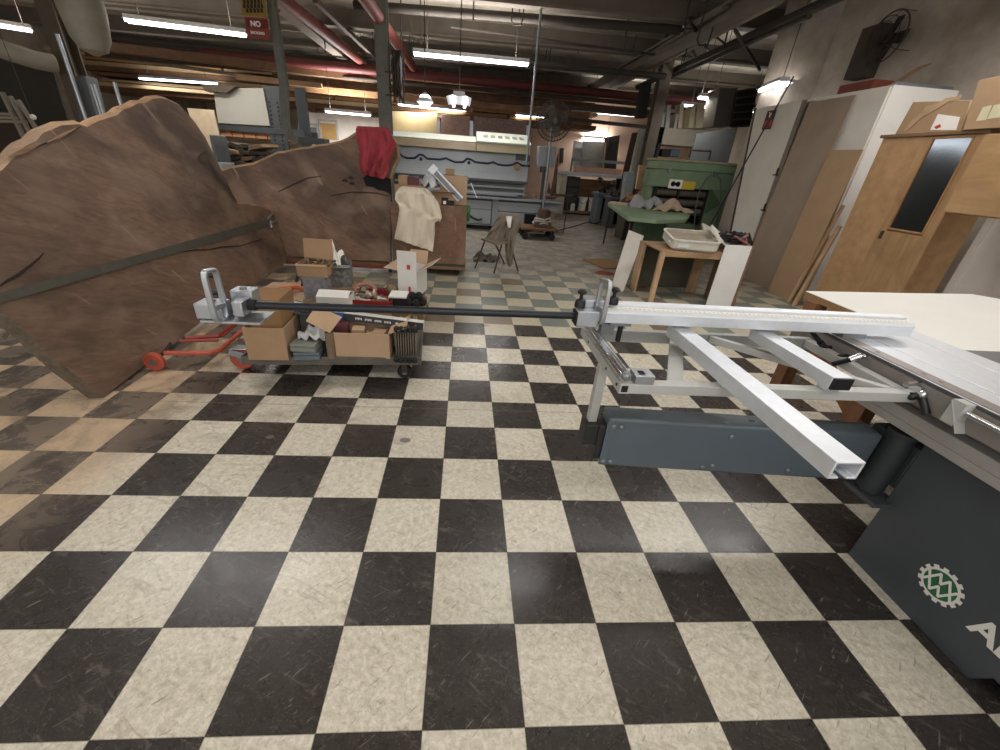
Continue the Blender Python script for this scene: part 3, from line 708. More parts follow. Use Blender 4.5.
cd = b.done('door', wood('cabinet door', '#96744f', '#b08e67', 2, 2), cb, .002)
b = B(); w = .018
for a in ((mr.y-w, mz0-w, ml.y+w, mz0), (mr.y-w, mz1, ml.y+w, mz1+w), (mr.y-w, mz0, mr.y, mz1), (ml.y, mz0, ml.y+w, mz1)): b.box(CX-.012, a[0], a[1], CX+.004, a[2], a[3])
b.done('mirror_frame', wood('mirror frame', '#84603a', '#b1875a', 2, 3), cd, .002)
b = B(); b.box(CX+.002, mr.y, mz0, CX+.008, ml.y, mz1); mm = NT('dusty mirror'); mm.base(lin('#80868a')); mm.set(.12, 1); b.done('mirror', mm.m, cd, smooth=False)
b = B(); b.box(CX-.03, ml.y+.03, 1.02, CX-.004, ml.y+.05, 1.10); b.done('handle', rust, cd, .003)
# hung cupboard to the right of it
UX = 4.28
u0 = atx(945, 213, UX); u1 = atx(982, 134, UX)
hb = thing('wall_cupboard', 'brown particle-board cupboard hung high, right of the mirror cabinet', 'cupboard', (UX+.3, u0.y-.4, u0.z))
uy1 = (u0.y+u1.y)/2
b = B(); b.box(UX+.02, uy1-1.1, u0.z, UX+.5, uy1, u1.z); b.done('carcass', osb, hb, .003)
b = B(); b.box(UX, uy1-.55, u0.z+.01, UX+.018, uy1-.003, u1.z-.005); b.box(UX, uy1-1.1, u0.z+.01, UX+.018, uy1-.556, u1.z-.005); b.done('door', wood('cupboard door', '#a37f55', '#b8966c', 1, 1.5), hb, .002)
b = B(); b.box(UX+.3, uy1-1.05, 0, UX+.48, uy1-1.0, u0.z); b.box(UX+.44, uy1-1.0, 0, UX+.48, uy1+.0, u0.z) if 0 else None; b.done('side_support', osb, hb)
# pale board added below the hung cupboard so the wall shows brighter
b = B(); b.box(5.02, -1.0, 0, 5.06, cy0-.03, 1.75); b.box(5.0, cy0-.09, 0, 5.02, cy0-.03, 1.75); tag(b.done('added_wall_board', M('pale wallboard', '#d2ccc4', .85, 0, .12, 3)), 'pale grey board added to brighten the wall behind the white worktop, below the hung cupboard', 'board')
# boxes on the cabinet
def slabbox(name, label, q, X, depth, mat, cat='box', group=None, z0=None):
    pts = [atx(c[0], c[1], X) for c in q]
    if z0 is not None:
        for k in (0, 1): pts[k].z = z0
    b = B(); b.prism(pts, V((depth, 0, 0))); o = thing(name, label, cat, (X+depth/2, sum(p.y for p in pts)/4, pts[0].z), group); b.done('body', mat, o, .004); return o, pts
o, P = slabbox('cardboard_box', 'flat brown cardboard box with torn tape and white labels on the mirror cabinet', [(895, 134), (961, 131), (971, 100), (913, 102)], CX+.06, .30, card, group='cardboard boxes on the cabinet', z0=CH)
b = B(); X = CX+.058
def on(px, py, X): return atx(px, py, X)
q = [on(*c, X) for c in ((930, 130), (956, 130), (960, 117), (938, 114))]; b.prism(q, (.002, 0, 0)); lb = b.done('label_sheet', paper, o)
b = B(); q = [on(*c, X-.001) for c in ((934, 127), (940, 124), (941, 127), (936, 129))]; b.prism(q, (.001, 0, 0)); b.done('label_print', red_p, lb)
b = B(); z = [on(*c, X-.004) for c in ((904, 131), (912, 120), (922, 112), (926, 106), (938, 103), (946, 98), (955, 97), (962, 95), (960, 99), (948, 102), (940, 107), (930, 113), (924, 116), (915, 123), (906, 132))]
b.prism(z, (.003, 0, 0)); b.done('torn_tape', M('peeling tape', '#b79a78', .6), o)
o, P = slabbox('cardboard_box', 'large brown cardboard box standing on the hung cupboard, two pale labels', [(962, 131), (1030, 131), (1040, 68), (979, 80)], CX-.05, .40, card, group='cardboard boxes on the cabinet', z0=CH)
b = B(); X = CX-.052
for q in (((976, 121), (986, 120), (992, 105), (983, 107)), ((987, 119), (1003, 117), (1006, 103), (994, 105))): b.prism([on(*c, X) for c in q], (.002, 0, 0))
b.done('label_sheet', M('aged label', '#d5cfae', .8), o)
# things on top of the partition
b = B(); b.box(PX+.03, py0, PH, RX-.1, py0+.05, PH+.03); tag(b.done('metal_channel', steel, None, .002), 'grey metal channel lying on the near end of the partition top', 'channel')
b = B(); b.prism([(PX+.08, py0+.06, PH), (PX+.12, py0+.24, PH), (PX+.36, py0+.16, PH+.22), (PX+.32, py0-.04, PH+.22)], (.02, .03, 0)); tag(b.done('wood_offcut', pine_x), 'pale wood offcut leaning up on the partition end', 'offcut')
b = B(); q = atx(862, 84, 5.25); b.box(5.15, q.y-.30, PH, 5.5, q.y+.25, PH+.14); tag(b.done('red_box', M('dull red tin', '#7d3c2c', .6, 0, .25), None, .006), 'dull red tin box on top of the partition below the wall fan', 'box')
# exhaust fan on the right wall
fc = atx(876, 46, 5.62)
ef = thing('exhaust_fan', 'large round exhaust fan cage on a dark square housing high on the right wall', 'fan', fc)
b = B(); y0_, z0_ = fc.y, fc.z; b.box(5.60, y0_+.02, z0_-.34, RX, y0_+.34, z0_+.26); b.done('housing', rust, ef, .005)
FS = .68; fy_ = y0_-.14; fz_ = z0_+.06
b = B()
for r in (.42, .33, .24, .15, .07): b.tube([(5.45+.15*(r/.42)**2, fy_+r*FS*math.cos(a), fz_+r*FS*math.sin(a)) for a in [2*PI*i/28 for i in range(28)]], .010 if r > .4 else .005, 6, True)
for i in range(10):
    a = 2*PI*i/10; b.tube([(5.45, fy_, fz_), (5.50, fy_+.25*FS*math.cos(a), fz_+.25*FS*math.sin(a)), (5.60, fy_+.42*FS*math.cos(a), fz_+.42*FS*math.sin(a))] + ([(5.79, fy_+.42*FS*math.cos(a), fz_+.42*FS*math.sin(a))] if i in (3, 6) else []), .004, 5)
b.done('cage', rust, ef)
b = B()
for i in range(4):
    a = PI/2*i; b.obox((5.66, fy_+.13*math.cos(a), fz_+.13*math.sin(a)), (.01, .22, .10), (a, .3, 0))
b.cyl((5.56, fy_, fz_), (5.79, fy_, fz_), .05); b.done('blades', dark, ef)

# ---------------------------------------------------------------- things by the green machine
# pine stand
ps = thing('wooden_stand', 'raw pine stand with open front holding a dirty plastic tray', 'stand', (2.95, 4.4, 0))
sz = aty(656, 250, 4.04).z
SX0, SX1, SY0, SY1 = 2.46, 3.40, 4.03, 4.72
b = B(); b.box(SX0, SY0, sz-.02, SX1, SY1, sz); b.done('top_board', pine_x, ps, .003)
for (x0, y0, x1, y1) in ((SX0, SY0, SX0+.06, SY0+.05), (SX0, SY1-.17, SX0+.03, SY1), (SX1-.09, SY0+.0, SX1, SY0+.07), (SX1-.12, SY1-.08, SX1, SY1)):
    b = B(); b.box(x0, y0, 0, x1, y1, sz-.02); b.done('leg', pine, ps, .003)
b = B(); b.box(SX0+.06, SY0, sz-.07, SX1-.09, SY0+.02, sz-.02); b.done('rail', pine_x, ps, .002)
b = B(); b.box(SX0+.1, SY1-.02, .05, SX1-.12, SY1-.005, sz-.02); b.done('back_panel', M('murky back panel', '#4d4a3c', .8, 0, .3), ps)
# plastic tray
tr = thing('plastic_tray', 'dirty off-white plastic tray with raised rim on the pine stand', 'tray', (2.95, 4.3, sz))
def rr(x0, y0, x1, y1, r, z, n=5):
    o = []
    for cx, cy, a in ((x1-r, y0+r, -PI/2), (x1-r, y1-r, 0), (x0+r, y1-r, PI/2), (x0+r, y0+r, PI)):
        for i in range(n+1): t = a+PI/2*i/n; o.append((cx+r*math.cos(t), cy+r*math.sin(t), z))
    return o
def loft(b, rings, cap0=True, cap1=True):
    vs = [[b.bm.verts.new(p) for p in r] for r in rings]
    for A, C in zip(vs, vs[1:]):
        n = len(A)
        for i in range(n): b._f([A[i], A[(i+1) % n], C[(i+1) % n], C[i]])
    if cap0: b._f(vs[0][::-1])
    if cap1: b._f(vs[-1])
hx, hy = .285, .25
Tt = Matrix.Translation((2.90, 4.27, sz+.034)) @ Matrix.Rotation(-.14, 4, 'Z') @ Matrix.Rotation(.13, 4, 'X')
b = B(); b.box(2.75, 4.42, sz, 3.05, 4.52, sz+.055); tag(b.done('wood_block', pine_x), 'pine block propping the back of the dirty plastic tray', 'wood')
b = B(Tt)
loft(b, [rr(-hx+.03, -hy+.03, hx-.03, hy-.03, .06, 0), rr(-hx, -hy, hx, hy, .08, .03), rr(-hx, -hy, hx, hy, .08, .115), rr(-hx-.012, -hy-.012, hx+.012, hy+.012, .09, .12), rr(-hx-.012, -hy-.012, hx+.012, hy+.012, .09, .135), rr(-hx+.015, -hy+.015, hx-.015, hy-.015, .07, .135)], cap1=False)
b.done('body', M('off white plastic', '#cfccc2', .5, 0, .12, 6), tr)
b = B(Tt); loft(b, [rr(-hx+.015, -hy+.015, hx-.015, hy-.015, .07, .1345), rr(-hx+.03, -hy+.03, hx-.03, hy-.03, .06, .105)], cap0=False); b.done('dirty_bed', M('dirty tray bed', '#9b917f', .8, 0, .3, 8), tr)
b = B(Tt); b.cyl((-hx-.018, -hy+.12, .07), (-hx+.01, -hy+.12, .07), .022); b.cyl((-hx+.08, -hy-.018, .06), (-hx+.08, -hy+.01, .06), .022); b.cyl((-hx+.18, -hy-.018, .06), (-hx+.18, -hy+.01, .06), .022); b.bar((-hx+.08, -hy-.014, .06), (-hx+.18, -hy-.014, .06), .01, .02); b.done('latch', white_bucket, tr)
b = B(); b.tube([(3.31, 4.02, sz-.01), (3.29, 4.01, .45), (3.24, 4.02, .25), (3.26, 4.03, .12), (3.32, 4.05, .10), (3.36, 4.10, .13)], .006, 6); tag(b.done('cord', white_p), 'thin white cord hanging inside the pine stand', 'cord')
# boards and papers right of the tray
for k, (x, y, z, ry, lab, m) in enumerate(((3.34, 4.28, sz+.13, .62, 'thin off-white panel propped on the tray edge on the pine stand', offwhite), (3.40, 4.55, sz+.16, .35, 'grey-white board lying behind the tray on the pine stand', M('pale board', '#c3bcae', .7)))):
    b = B(); b.obox((x, y, z), (.42, .34, .025), (.15, ry, -.35)); tag(b.done('panel_offcut', m, None, .002), lab, 'board', 'panels beside the tray')
# white fronted cabinet with cables
wc = thing('small_cabinet', 'low cabinet with clean white front panel beside the pine stand', 'cabinet', (3.6, 4.15, 0))
wa, wb_ = aty(726, 245, 3.98), aty(753, 247, 3.98)
b = B(); b.box(wa.x+.20, 4.0, 0, wb_.x+.03, 4.42, wa.z-.0); b.done('carcass', M('reddish cabinet side', '#7d6250', .7, 0, .2), wc, .003)
b = B(); b.prism([(wa.x-.01, 3.975, 0), (wb_.x-.02, 3.975, 0), (wb_.x-.0, 3.995, wa.z), (wa.x+.01, 3.995, wa.z)], (0, .015, 0)); b.done('front_panel', M('marked white panel', '#dcdbd8', .55, 0, .08, 6), wc, .002)
rnd = random.Random(4)
cx, cyy, cz = (wa.x+wb_.x)/2+.06, 4.2, wa.z
b = B()
for k in range(9):
    path = []; a0 = rnd.uniform(0, 6)
    for i in range(14):
        a = a0+i*.75; r = rnd.uniform(.06, .2)
        path.append((cx+r*math.cos(a), cyy+r*.8*math.sin(a), cz+.015+rnd.uniform(0, .10)))
    b.mi = 1 if k == 2 else 0; b.tube(path, .012, 6)
tag(b.done('cable_pile', [black, M('dull pink cable', '#80504c', .6)]), 'tangled heap of black cables on the small white-fronted cabinet', 'cables')
b = B(); b.bar((wb_.x+.10, 4.30, cz+.05), (wb_.x+.03, 4.05, .0), .04, .09, (1, 0, 0)); tag(b.done('wood_block', redwood), 'reddish wood strip leaning right of the small white-fronted cabinet', 'wood')
# leaning narrow board before the green table
f0, f1 = atz(612, 284, 0), atz(623, 292, 0); ztop = .78
t0, t1 = aty(629, 230, f0.y+.75), aty(644, 236, f0.y+.75)
b = B(); b.prism([f0, f1, t1, t0], (.004, .02, .0)); tag(b.done('narrow_board', offwhite, None, .001), 'narrow off-white board leaning on the green machine table', 'board')

# green machine
MY = 8.0
gm = thing('green_machine', 'large green enamelled woodworking machine with rollers behind a feed table', 'machine', (4.6, MY+.5, 0))
gl, gr_, gbl, gbr = aty(650, 157, MY), aty(749, 163, MY), aty(646, 196, MY), aty(735, 232, MY)
mx0, mx1, mzt = aty(659, 157, MY).x, gr_.x-.02, gl.z; MD = .55
o0, o1 = aty(664, 187, MY), aty(701, 226, MY)          # roller opening
seamz = aty(700, 172, MY).z
b = B(); b.box(mx0, MY, seamz, mx1, MY+MD, mzt-.04); hood = b.done('hood', green, gm, .02)
b = B(); b.box(mx0-.02, MY-.01, mzt-.04, mx1+.02, MY+MD, mzt); b.done('hood_rim', M('worn rim', '#9d9472', .7, 0, .3), hood, .006)
b = B(); b.box(mx0, MY+.01, o0.z, mx1, MY+MD, seamz-.012); b.box(mx0+.05, MY+.02, seamz-.02, mx1-.05, MY+.5, seamz+.01); b.box(o1.x, MY+.01, 0, mx1, MY+MD, o0.z); b.box(mx0+.02, MY+.15, .55, mx0+.10, MY+MD, o0.z); b.box(mx0+.0, MY+.2, 0, o1.x, MY+MD, .55)
b.done('body', green, gm, .012)
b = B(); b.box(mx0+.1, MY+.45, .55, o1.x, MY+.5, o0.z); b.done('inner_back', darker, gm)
for z in (o0.z-.10, o0.z-.28, o0.z-.45):
    b = B(); b.cyl((mx0+.15, MY+.16, z), (o0.x+.34, MY+.16, z), .07); b.cyl((o0.x+.40, MY+.16, z), (o1.x-.03, MY+.16, z), .07); b.done('roller', M('worn roller', '#6f675a', .5, .4, .3, 12), gm)
b = B()
for x in (mx0+.13, o0.x+.37, o1.x-.02): b.box(x-.02, MY+.05, .55, x+.02, MY+.4, o0.z)
b.done('roller_frame', dark, gm)
b = B(); w0 = o1.x; b.prism([(w0, MY, o0.z), (w0+.32, MY, o0.z-.28), (w0+.32, MY+.02, o0.z-.28), (w0, MY+.4, o0.z)], (0, 0, -.02)); b.prism([(w0, MY-.02, o0.z+.02), (w0+.28, MY-.02, o0.z-.25), (w0, MY-.02, o0.z-.45)], (0, .03, 0)); b.done('deflector', green_d, gm)
for px in (669, 715):
    q = aty(px, 171 if px < 700 else 174, MY); b = B(); b.box(q.x-.03, MY-.03, seamz-.06, q.x+.03, MY, seamz+.03); b.done('latch', steel, gm, .004)
a, c = aty(670, 179, MY), aty(681, 189, MY); b = B(); b.box(a.x, MY-.0, c.z, c.x, MY+.008, a.z); wl = b.done('label_plate', paper, gm, smooth=False); wl['label'] = 'white plate with two dark round symbols'
b = B()
for k in (.32, .68): b.lathe([(.05, 0), (.05, -.003)], (a.x+(c.x-a.x)*k, MY-.0, (a.z+c.z)/2), 16, 'y')
b.box(a.x+.06, MY-.003, (a.z+c.z)/2-.02, c.x-.06, MY, (a.z+c.z)/2+.02); b.done('symbol', ink, wl, smooth=False)
a, c = aty(683, 181, MY), aty(694, 190, MY); b = B(); b.box(a.x, MY-.0, c.z, c.x, MY+.008, a.z); yl = b.done('label_plate', yellow_p, gm, smooth=False); yl['label'] = 'yellow warning plate'
b = B(); b.tube([aty(x, y, MY-.06) for x, y in ((716, 172), (707, 178), (699, 192), (696, 206), (694, 226))], .012, 8); b.tube([aty(x, y, MY-.05) for x, y in ((716, 173), (721, 180), (721, 196), (716, 224))], .010, 8); b.done('air_hose', M('grey hose', '#5f6a5c', .6), gm)
# feed table
TZ = .85
q = [atz(x, y, TZ) for x, y in ((608, 203), (628, 217), (657, 220), (686, 219), (690, 215), (676, 207), (650, 203))]
b = B(); b.prism([V((p.x, p.y, TZ-.06)) for p in q], (0, 0, .06)); b.done('feed_table', green, gm, .01)
cxx = sum(p.x for p in q)/7; cyy = sum(p.y for p in q)/7
b = B(); b.box(cxx-.22, cyy-.15, 0, cxx+.22, cyy+.4, TZ-.06); b.done('pedestal', green_d, gm, .02)
b = B(); q4 = atz(610, 207, .75)
for p in (q[1], q[0]): b.cyl((p.x+.10, p.y+.10, 0), (p.x+.10, p.y+.10, TZ-.1), .02, n=8)
b.done('table_leg', rust, gm)
# rags on the feed table
def rag(name, label, c, sx, sy, h, seed, mat, cat='rag', group=None, th=.008):
    rnd = random.Random(seed); ph = [rnd.uniform(0, 6.28) for _ in range(8)]
    def fn(u, v):
        a, d = (u-.5)*2, (v-.5)*2; r = math.sqrt(a*a+d*d); 
        z = h*max(0, 1-r*r*.75)*(.6+.4*math.sin(3.3*a+ph[0]+2*d)*math.cos(2.7*d+ph[1])) + h*.14*math.sin(9*a+ph[2]+3*d)
        k = 1+.12*math.sin(5*math.atan2(d, a)+ph[3])
        return V((c[0]+a*sx/2*k, c[1]+d*sy/2*k, c[2]+th+max(0, z)))
    b = B(); b.sheet(fn, 18, 18, th); return tag(b.done(name, mat), label, cat, group)
p = atz(645, 208, TZ); rag('grey_rag', 'grey crumpled rag heaped on the green feed table', (p.x, p.y, TZ), .62, .5, .32, 3, cloth_grey)
p = atz(670, 211, TZ); rag('tan_rag', 'tan crumpled paper and cloth on the right of the green feed table', (p.x, p.y, TZ), .66, .45, .20, 8, M('tan rag', '#b09a82', .9, 0, .25))
p = atz(623, 205, TZ); b = B(Matrix.Translation((p.x, p.y, TZ)) @ Matrix.Rotation(-.7, 4, 'Z')); b.box(-.28, -.11, 0, .28, .11, .03); b.box(-.26, -.10, .03, .25, .10, .045); tag(b.done('pale_boards', M('pinkish board', '#c0a592', .8), None, .003), 'pale pinkish thin boards lying on the left of the green feed table', 'boards')

p = atz(606, 264, 0); b = B(Matrix.Translation((p.x, p.y, .002)) @ Matrix.Rotation(.3, 4, 'Z')); b.box(-.28, -.35, 0, .28, .35, .012); tag(b.done('cardboard_sheet', card_d, None, .002), 'flat brown cardboard sheet on the floor left of the narrow leaning board', 'cardboard')
p = atz(601, 271, 0); b = B(); b.tube([(p.x+.16*math.cos(t*.8)*(1-.02*t), p.y-.18+.12*math.sin(t*.8)*(1-.02*t), .010+.004*t/6) for t in range(18)], .008, 6); tag(b.done('cord', M('dull red cord', '#a04038', .6)), 'small coil of dull red cord on the tiles before the cardboard sheet', 'cord')
q = [(548, 236), (560, 230), (575, 226), (588, 222), (596, 224), (606, 219)]; b = B(); b.tube([atz(x, y, .012) for x, y in q], .012, 6); tag(b.done('floor_cable', black), 'thin black cable lying on the floor before the far workbench', 'cable')
# ---------------------------------------------------------------- platform cart and its load
DZ = .19
fl_, fr_ = atz(243, 361, .17), atz(419, 366, .17)
cx0, cx1, cy0_, cy1_ = fl_.x, fr_.x, 1.70, 3.40
CR = Matrix.Translation((cx0, cy0_, 0)) @ Matrix.Rotation(.075, 4, 'Z') @ Matrix.Translation((-cx0, -cy0_, 0))
pc = thing('platform_cart', 'low platform cart on orange wheels loaded with boxes and tools', 'cart', ((cx0+cx1)/2, 2.6, 0))
b = B(CR); b.box(cx0, cy0_, DZ-.035, cx1, cy1_, DZ); b.done('deck', M('dirty deck grey', '#5f5b54', .8, 0, .35, 5), pc, .004)
b = B(CR)
for a in ((cx0, cy0_-.012, cx1, cy0_), (cx0, cy1_, cx1, cy1_+.012), (cx0-.012, cy0_-.012, cx0, cy1_+.012), (cx1, cy0_-.012, cx1+.012, cy1_+.012)): b.box(a[0], a[1], DZ-.05, a[2], a[3], DZ+.012)
b.done('deck_rim', M('worn steel rim', '#716c64', .5, .4, .35, 10), pc, .003)
for (x, y, w) in ((cx0-.12, cy0_+.20, .085), (cx1-.12, cy0_+.14, .055), (cx0+.10, cy1_-.15, .07), (cx1-.12, cy1_-.15, .06)):
    b = B(); b.lathe([(w, -.02), (w, .02)], (x, y, w), 22, 'y') if 0 else b.lathe([(w*.9, -.022), (w, -.012), (w, .012), (w*.9, .022)], (x, y, w), 24, 'y'); wh = b.done('wheel', orange if w > .08 else rubber, pc)
    b = B(); b.lathe([(w*.35, -.026), (w*.35, .026)], (x, y, w), 12, 'y'); b.done('hub', steel, wh)
    if w > .08:
        b = B(); b.bar((x-.07, y-.035, w+.06), (x+.14, y-.035, w+.0), .006, .05); b.bar((x-.06, y-.01, w+.09), (x+.18, y+.01, w+.085), .08, .006); b.done('wheel_bracket', galv, pc, .002)
    else:
        b = B(); b.box(x-.04, y-.03, DZ-.06, x+.04, y+.03, DZ-.036); b.box(x-.02, y-.03, w, x+.02, y-.025, DZ-.05); b.box(x-.02, y+.025, w, x+.02, y+.03, DZ-.05); b.done('wheel_bracket', rust, pc)
# orange tubular dolly left of the cart
od = thing('tubular_dolly', 'orange-red tubular dolly frame with red wheel beside the big slab', 'dolly', (-1.95, 2.2, 0))
def zz(x, y, z): p = atz(x, y, z); return (p.x, p.y, z)
b = B(); b.tube([zz(165, 353, .19), zz(192, 353, .19), zz(210, 353, .19), zz(220, 350, .19), zz(232, 340, .2), zz(250, 323, .22), zz(266, 305, .22)], .016, 10); b.done('frame_tube', orange, od)
b = B(); b.tube([zz(180, 341, .19), zz(218, 340, .19)], .012, 8); b.tube([zz(186, 338, .20), zz(218, 336, .20), zz(226, 330, .2), zz(250, 312, .22)], .014, 8); b.done('inner_tube', M('darker red tube', '#93382a', .5, 0, .3), od)
b = B(); q = [zz(219, 337, .195), zz(224, 335, .195), zz(250, 313, .215), zz(246, 311, .215)]; b.prism([V(p) for p in q], (0, 0, -.01)); b.done('plate', M('darker red tube', '#93382a'), od)
p = atz(157, 373, 0); p.x -= .02; p.y += .02
b = B(); b.lathe([(.062, -.02), (.07, -.012), (.07, .012), (.062, .02)], (p.x, p.y+.02, .07), 22, 'y'); wh = b.done('wheel', orange, od)
b = B(); b.lathe([(.025, -.024), (.025, .024)], (p.x, p.y+.02, .07), 12, 'y'); b.done('hub', steel, wh)
b = B(); b.bar((p.x, p.y+.05, .07), (p.x+.08, p.y+.12, .175), .03, .012); b.done('fork', rust, od)

INNER = {'f': 4, 'b': 4, 'l': 4, 'r': 4}
def carton(name, label, l, r, z0, depth, h, mat=card, flaps=None, open_=True, flapmat=None, cat='box', group='cartons on the platform cart', th=.006, rotpx=None, inside=card_d):
    """carton whose front bottom edge runs between two surveyed points; flaps: side -> outward angle in degrees"""
    p = atz(l[0], l[1], z0) if len(l) == 2 else V(l); q = atz(r[0], r[1], z0) if len(r) == 2 else V(r)
    d = q-p; w = d.length; ang = math.atan2(d.y, d.x)
    T = Matrix.Translation(p) @ Matrix.Rotation(ang, 4, 'Z')
    ce = T @ V((w/2, depth/2, 0))
    o = thing(name, label, cat, ce, group)
    b = B(T)
    if open_:
        b.box(0, 0, 0, w, depth, th); b.box(0, 0, th, w, th, h); b.box(0, depth-th, th, w, depth, h); b.box(0, th, th, th, depth-th, h); b.box(w-th, th, th, w, depth-th, h)
        b.mi = 1; b.box(th, th, th, w-th, depth-th, th+.002)
    else: b.box(0, 0, 0, w, depth, h)
    b.done('body', [mat, inside], o, .002)
    for side, (ang_, L) in (flaps or {}).items():
        a = math.radians(ang_); b = B(T); t = .004; c, s = math.cos(a), math.sin(a)
        if side == 'f': b.hull8([(0, 0, h), (w, 0, h), (w, t*c, h+t*s), (0, t*c, h+t*s), (0, -L*s, h+L*c), (w, -L*s, h+L*c), (w, -L*s+t*c, h+L*c+t*s), (0, -L*s+t*c, h+L*c+t*s)])
        if side == 'b': b.hull8([(0, depth, h), (w, depth, h), (w, depth-t*c, h+t*s), (0, depth-t*c, h+t*s), (0, depth+L*s, h+L*c), (w, depth+L*s, h+L*c), (w, depth+L*s-t*c, h+L*c+t*s), (0, depth+L*s-t*c, h+L*c+t*s)])
        if side == 'l': b.hull8([(0, 0, h), (0, depth, h), (t*c, depth, h+t*s), (t*c, 0, h+t*s), (-L*s, 0, h+L*c), (-L*s, depth, h+L*c), (-L*s+t*c, depth, h+L*c+t*s), (-L*s+t*c, 0, h+L*c+t*s)])
        if side == 'r': b.hull8([(w, 0, h), (w, depth, h), (w-t*c, depth, h+t*s), (w-t*c, 0, h+t*s), (w+L*s, 0, h+L*c), (w+L*s, depth, h+L*c), (w+L*s-t*c, depth, h+L*c+t*s), (w+L*s-t*c, 0, h+L*c+t*s)])
        if flapmat:
            b.bm.faces.ensure_lookup_table()
            for f_ in list(b.bm.faces)[:]: f_.material_index = 0
            for i_ in (INNER[side],): b.bm.faces[i_].material_index = 1
        b.done('flap', flapmat or mat, o)
    return o, T, w
# left: two stacked cartons
oA, TA, wA = carton('carton', 'open brown carton at the front left corner of the cart, another carton set in it', (249, 360), (289, 360.5), DZ, .36, .235, card)
oB, TB, wB = carton('carton', 'brown corrugated carton sitting inside the front left carton', tuple(TA @ V((.03, .05, .17))), tuple(TA @ V((wA-.02, .05, .17))), .36, .28, .24, M('ribbed brown cardboard', '#8d6a45', .85, 0, .2, 14, (14, 1, 1)), open_=False)
# long white profile lying on it
pa, pb = aty(249, 297, 1.98), aty(330, 309, 2.02)
b = B(); b.bar(pa, pb, .05, .018); b.mi = 1; b.bar(pa+V((.01, -.026, .002)), pb+V((0, -.026, .002)), .002, .012); tag(b.done('long_profile', [white_p, steel], None, .002), 'long thin white profile lying over the left cartons', 'profile')
# grey plastic cases
p = atz(292, 361, DZ)
for k, (z, lab, m) in enumerate(((0, 'lower blue-grey plastic case between the cartons on the cart', M('blue grey case', '#5f6a70', .5, 0, .2)), (.062, 'upper grey-green plastic case between the cartons on the cart', tin))):
    o = thing('plastic_case', lab, 'case', (p.x+.08, p.y+.12, DZ+z), 'stacked plastic cases')
    b = B(Matrix.Translation((p.x+.085, p.y+.13, DZ+z)) @ Matrix.Rotation(.1-.15*k, 4, 'Z')); b.box(-.085, -.12, 0, .085, .12, .034); b.done('lower_shell', m, o, .006)
    b = B(Matrix.Translation((p.x+.085, p.y+.13, DZ+z)) @ Matrix.Rotation(.1-.15*k, 4, 'Z')); b.box(-.085, -.12, .036, .085, .12, .06); b.done('lid', m, o, .006)
# crumpled bag
rag('plastic_bag', 'crumpled clear plastic bag on the grey cases', (p.x+.13, p.y+.16, DZ+.125), .20, .18, .13, 11, bag, 'bag', th=.003)
# rolled tube
q = atz(331, 359, DZ)
b = B(); b.tube([(q.x, q.y+.03, DZ), (q.x, q.y+.03, DZ+.19)], .032, 18); b.mi = 1; b.cyl((q.x, q.y+.03, DZ+.19), (q.x, q.y+.03, DZ+.1915), .026); tag(b.done('cardboard_tube', [M('brown tube', '#7b6850', .7), darker], None, .002), 'short brown cardboard tube standing between cases and front carton', 'tube')
# box behind cases
carton('carton', 'open grey-black carton behind the grey cases, pale flap folded out', (304, 345), (326, 345), DZ, .26, .24, M('dark grey card', '#595b5e', .8, 0, .2), {'l': (80, .09), 'f': (70, .07)})
# large front carton
oF, TF, wF = carton('carton', 'wide open tan carton at the front right of the cart with small boxes inside', (329, 357.5), (390, 359), DZ, .24, .19, card2, {'r': (68, .13), 'b': (-8, .02)})
b = B(TF); b.hull8([(-.13, .03, .255), (.03, -.01, .19), (.03, -.007, .194), (-.13, .033, .259), (-.08, .12, .335), (.09, .10, .265), (.09, .103, .269), (-.08, .123, .339)]); b.done('flap', card2, oF)
def inbox(name, label, x, y, z, sx, sy, sz, rz, mat, T, cat='box', group='small boxes in the front carton', lab=None):
    o = thing(name, label, cat, T @ V((x, y, z)), group); Tl = T @ Matrix.Translation((x, y, z)) @ Matrix.Rotation(rz, 4, 'Z')
    b = B(Tl); b.box(-sx/2, -sy/2, 0, sx/2, sy/2, sz); b.done('body', mat, o, .002)
    if lab: b = B(Tl); b.box(-sx*.36, -sy/2-.0012, sz*.25, sx*.36, -sy/2, sz*.75); b.done('label_sheet', lab, o)
    return o
inbox('small_box', 'small dark red box with a white label in the front carton', .075, .12, .01, .09, .09, .20, .0, M('wine red box', '#5e2b30', .6), TF, lab=paper)
inbox('small_box', 'small kraft box left of centre in the front carton', .19, .13, .01, .085, .09, .17, .1, card2, TF)
inbox('small_box', 'pale tan small box at the right inside the front carton', .34, .12, .01, .09, .09, .155, -.1, card, TF)
rag('packing_paper', 'crumpled packing paper between small boxes in the front carton', tuple(TF @ V((.265, .11, .10))), .10, .14, .07, 21, M('kraft paper', '#b59a6d', .9), 'paper', th=.003)
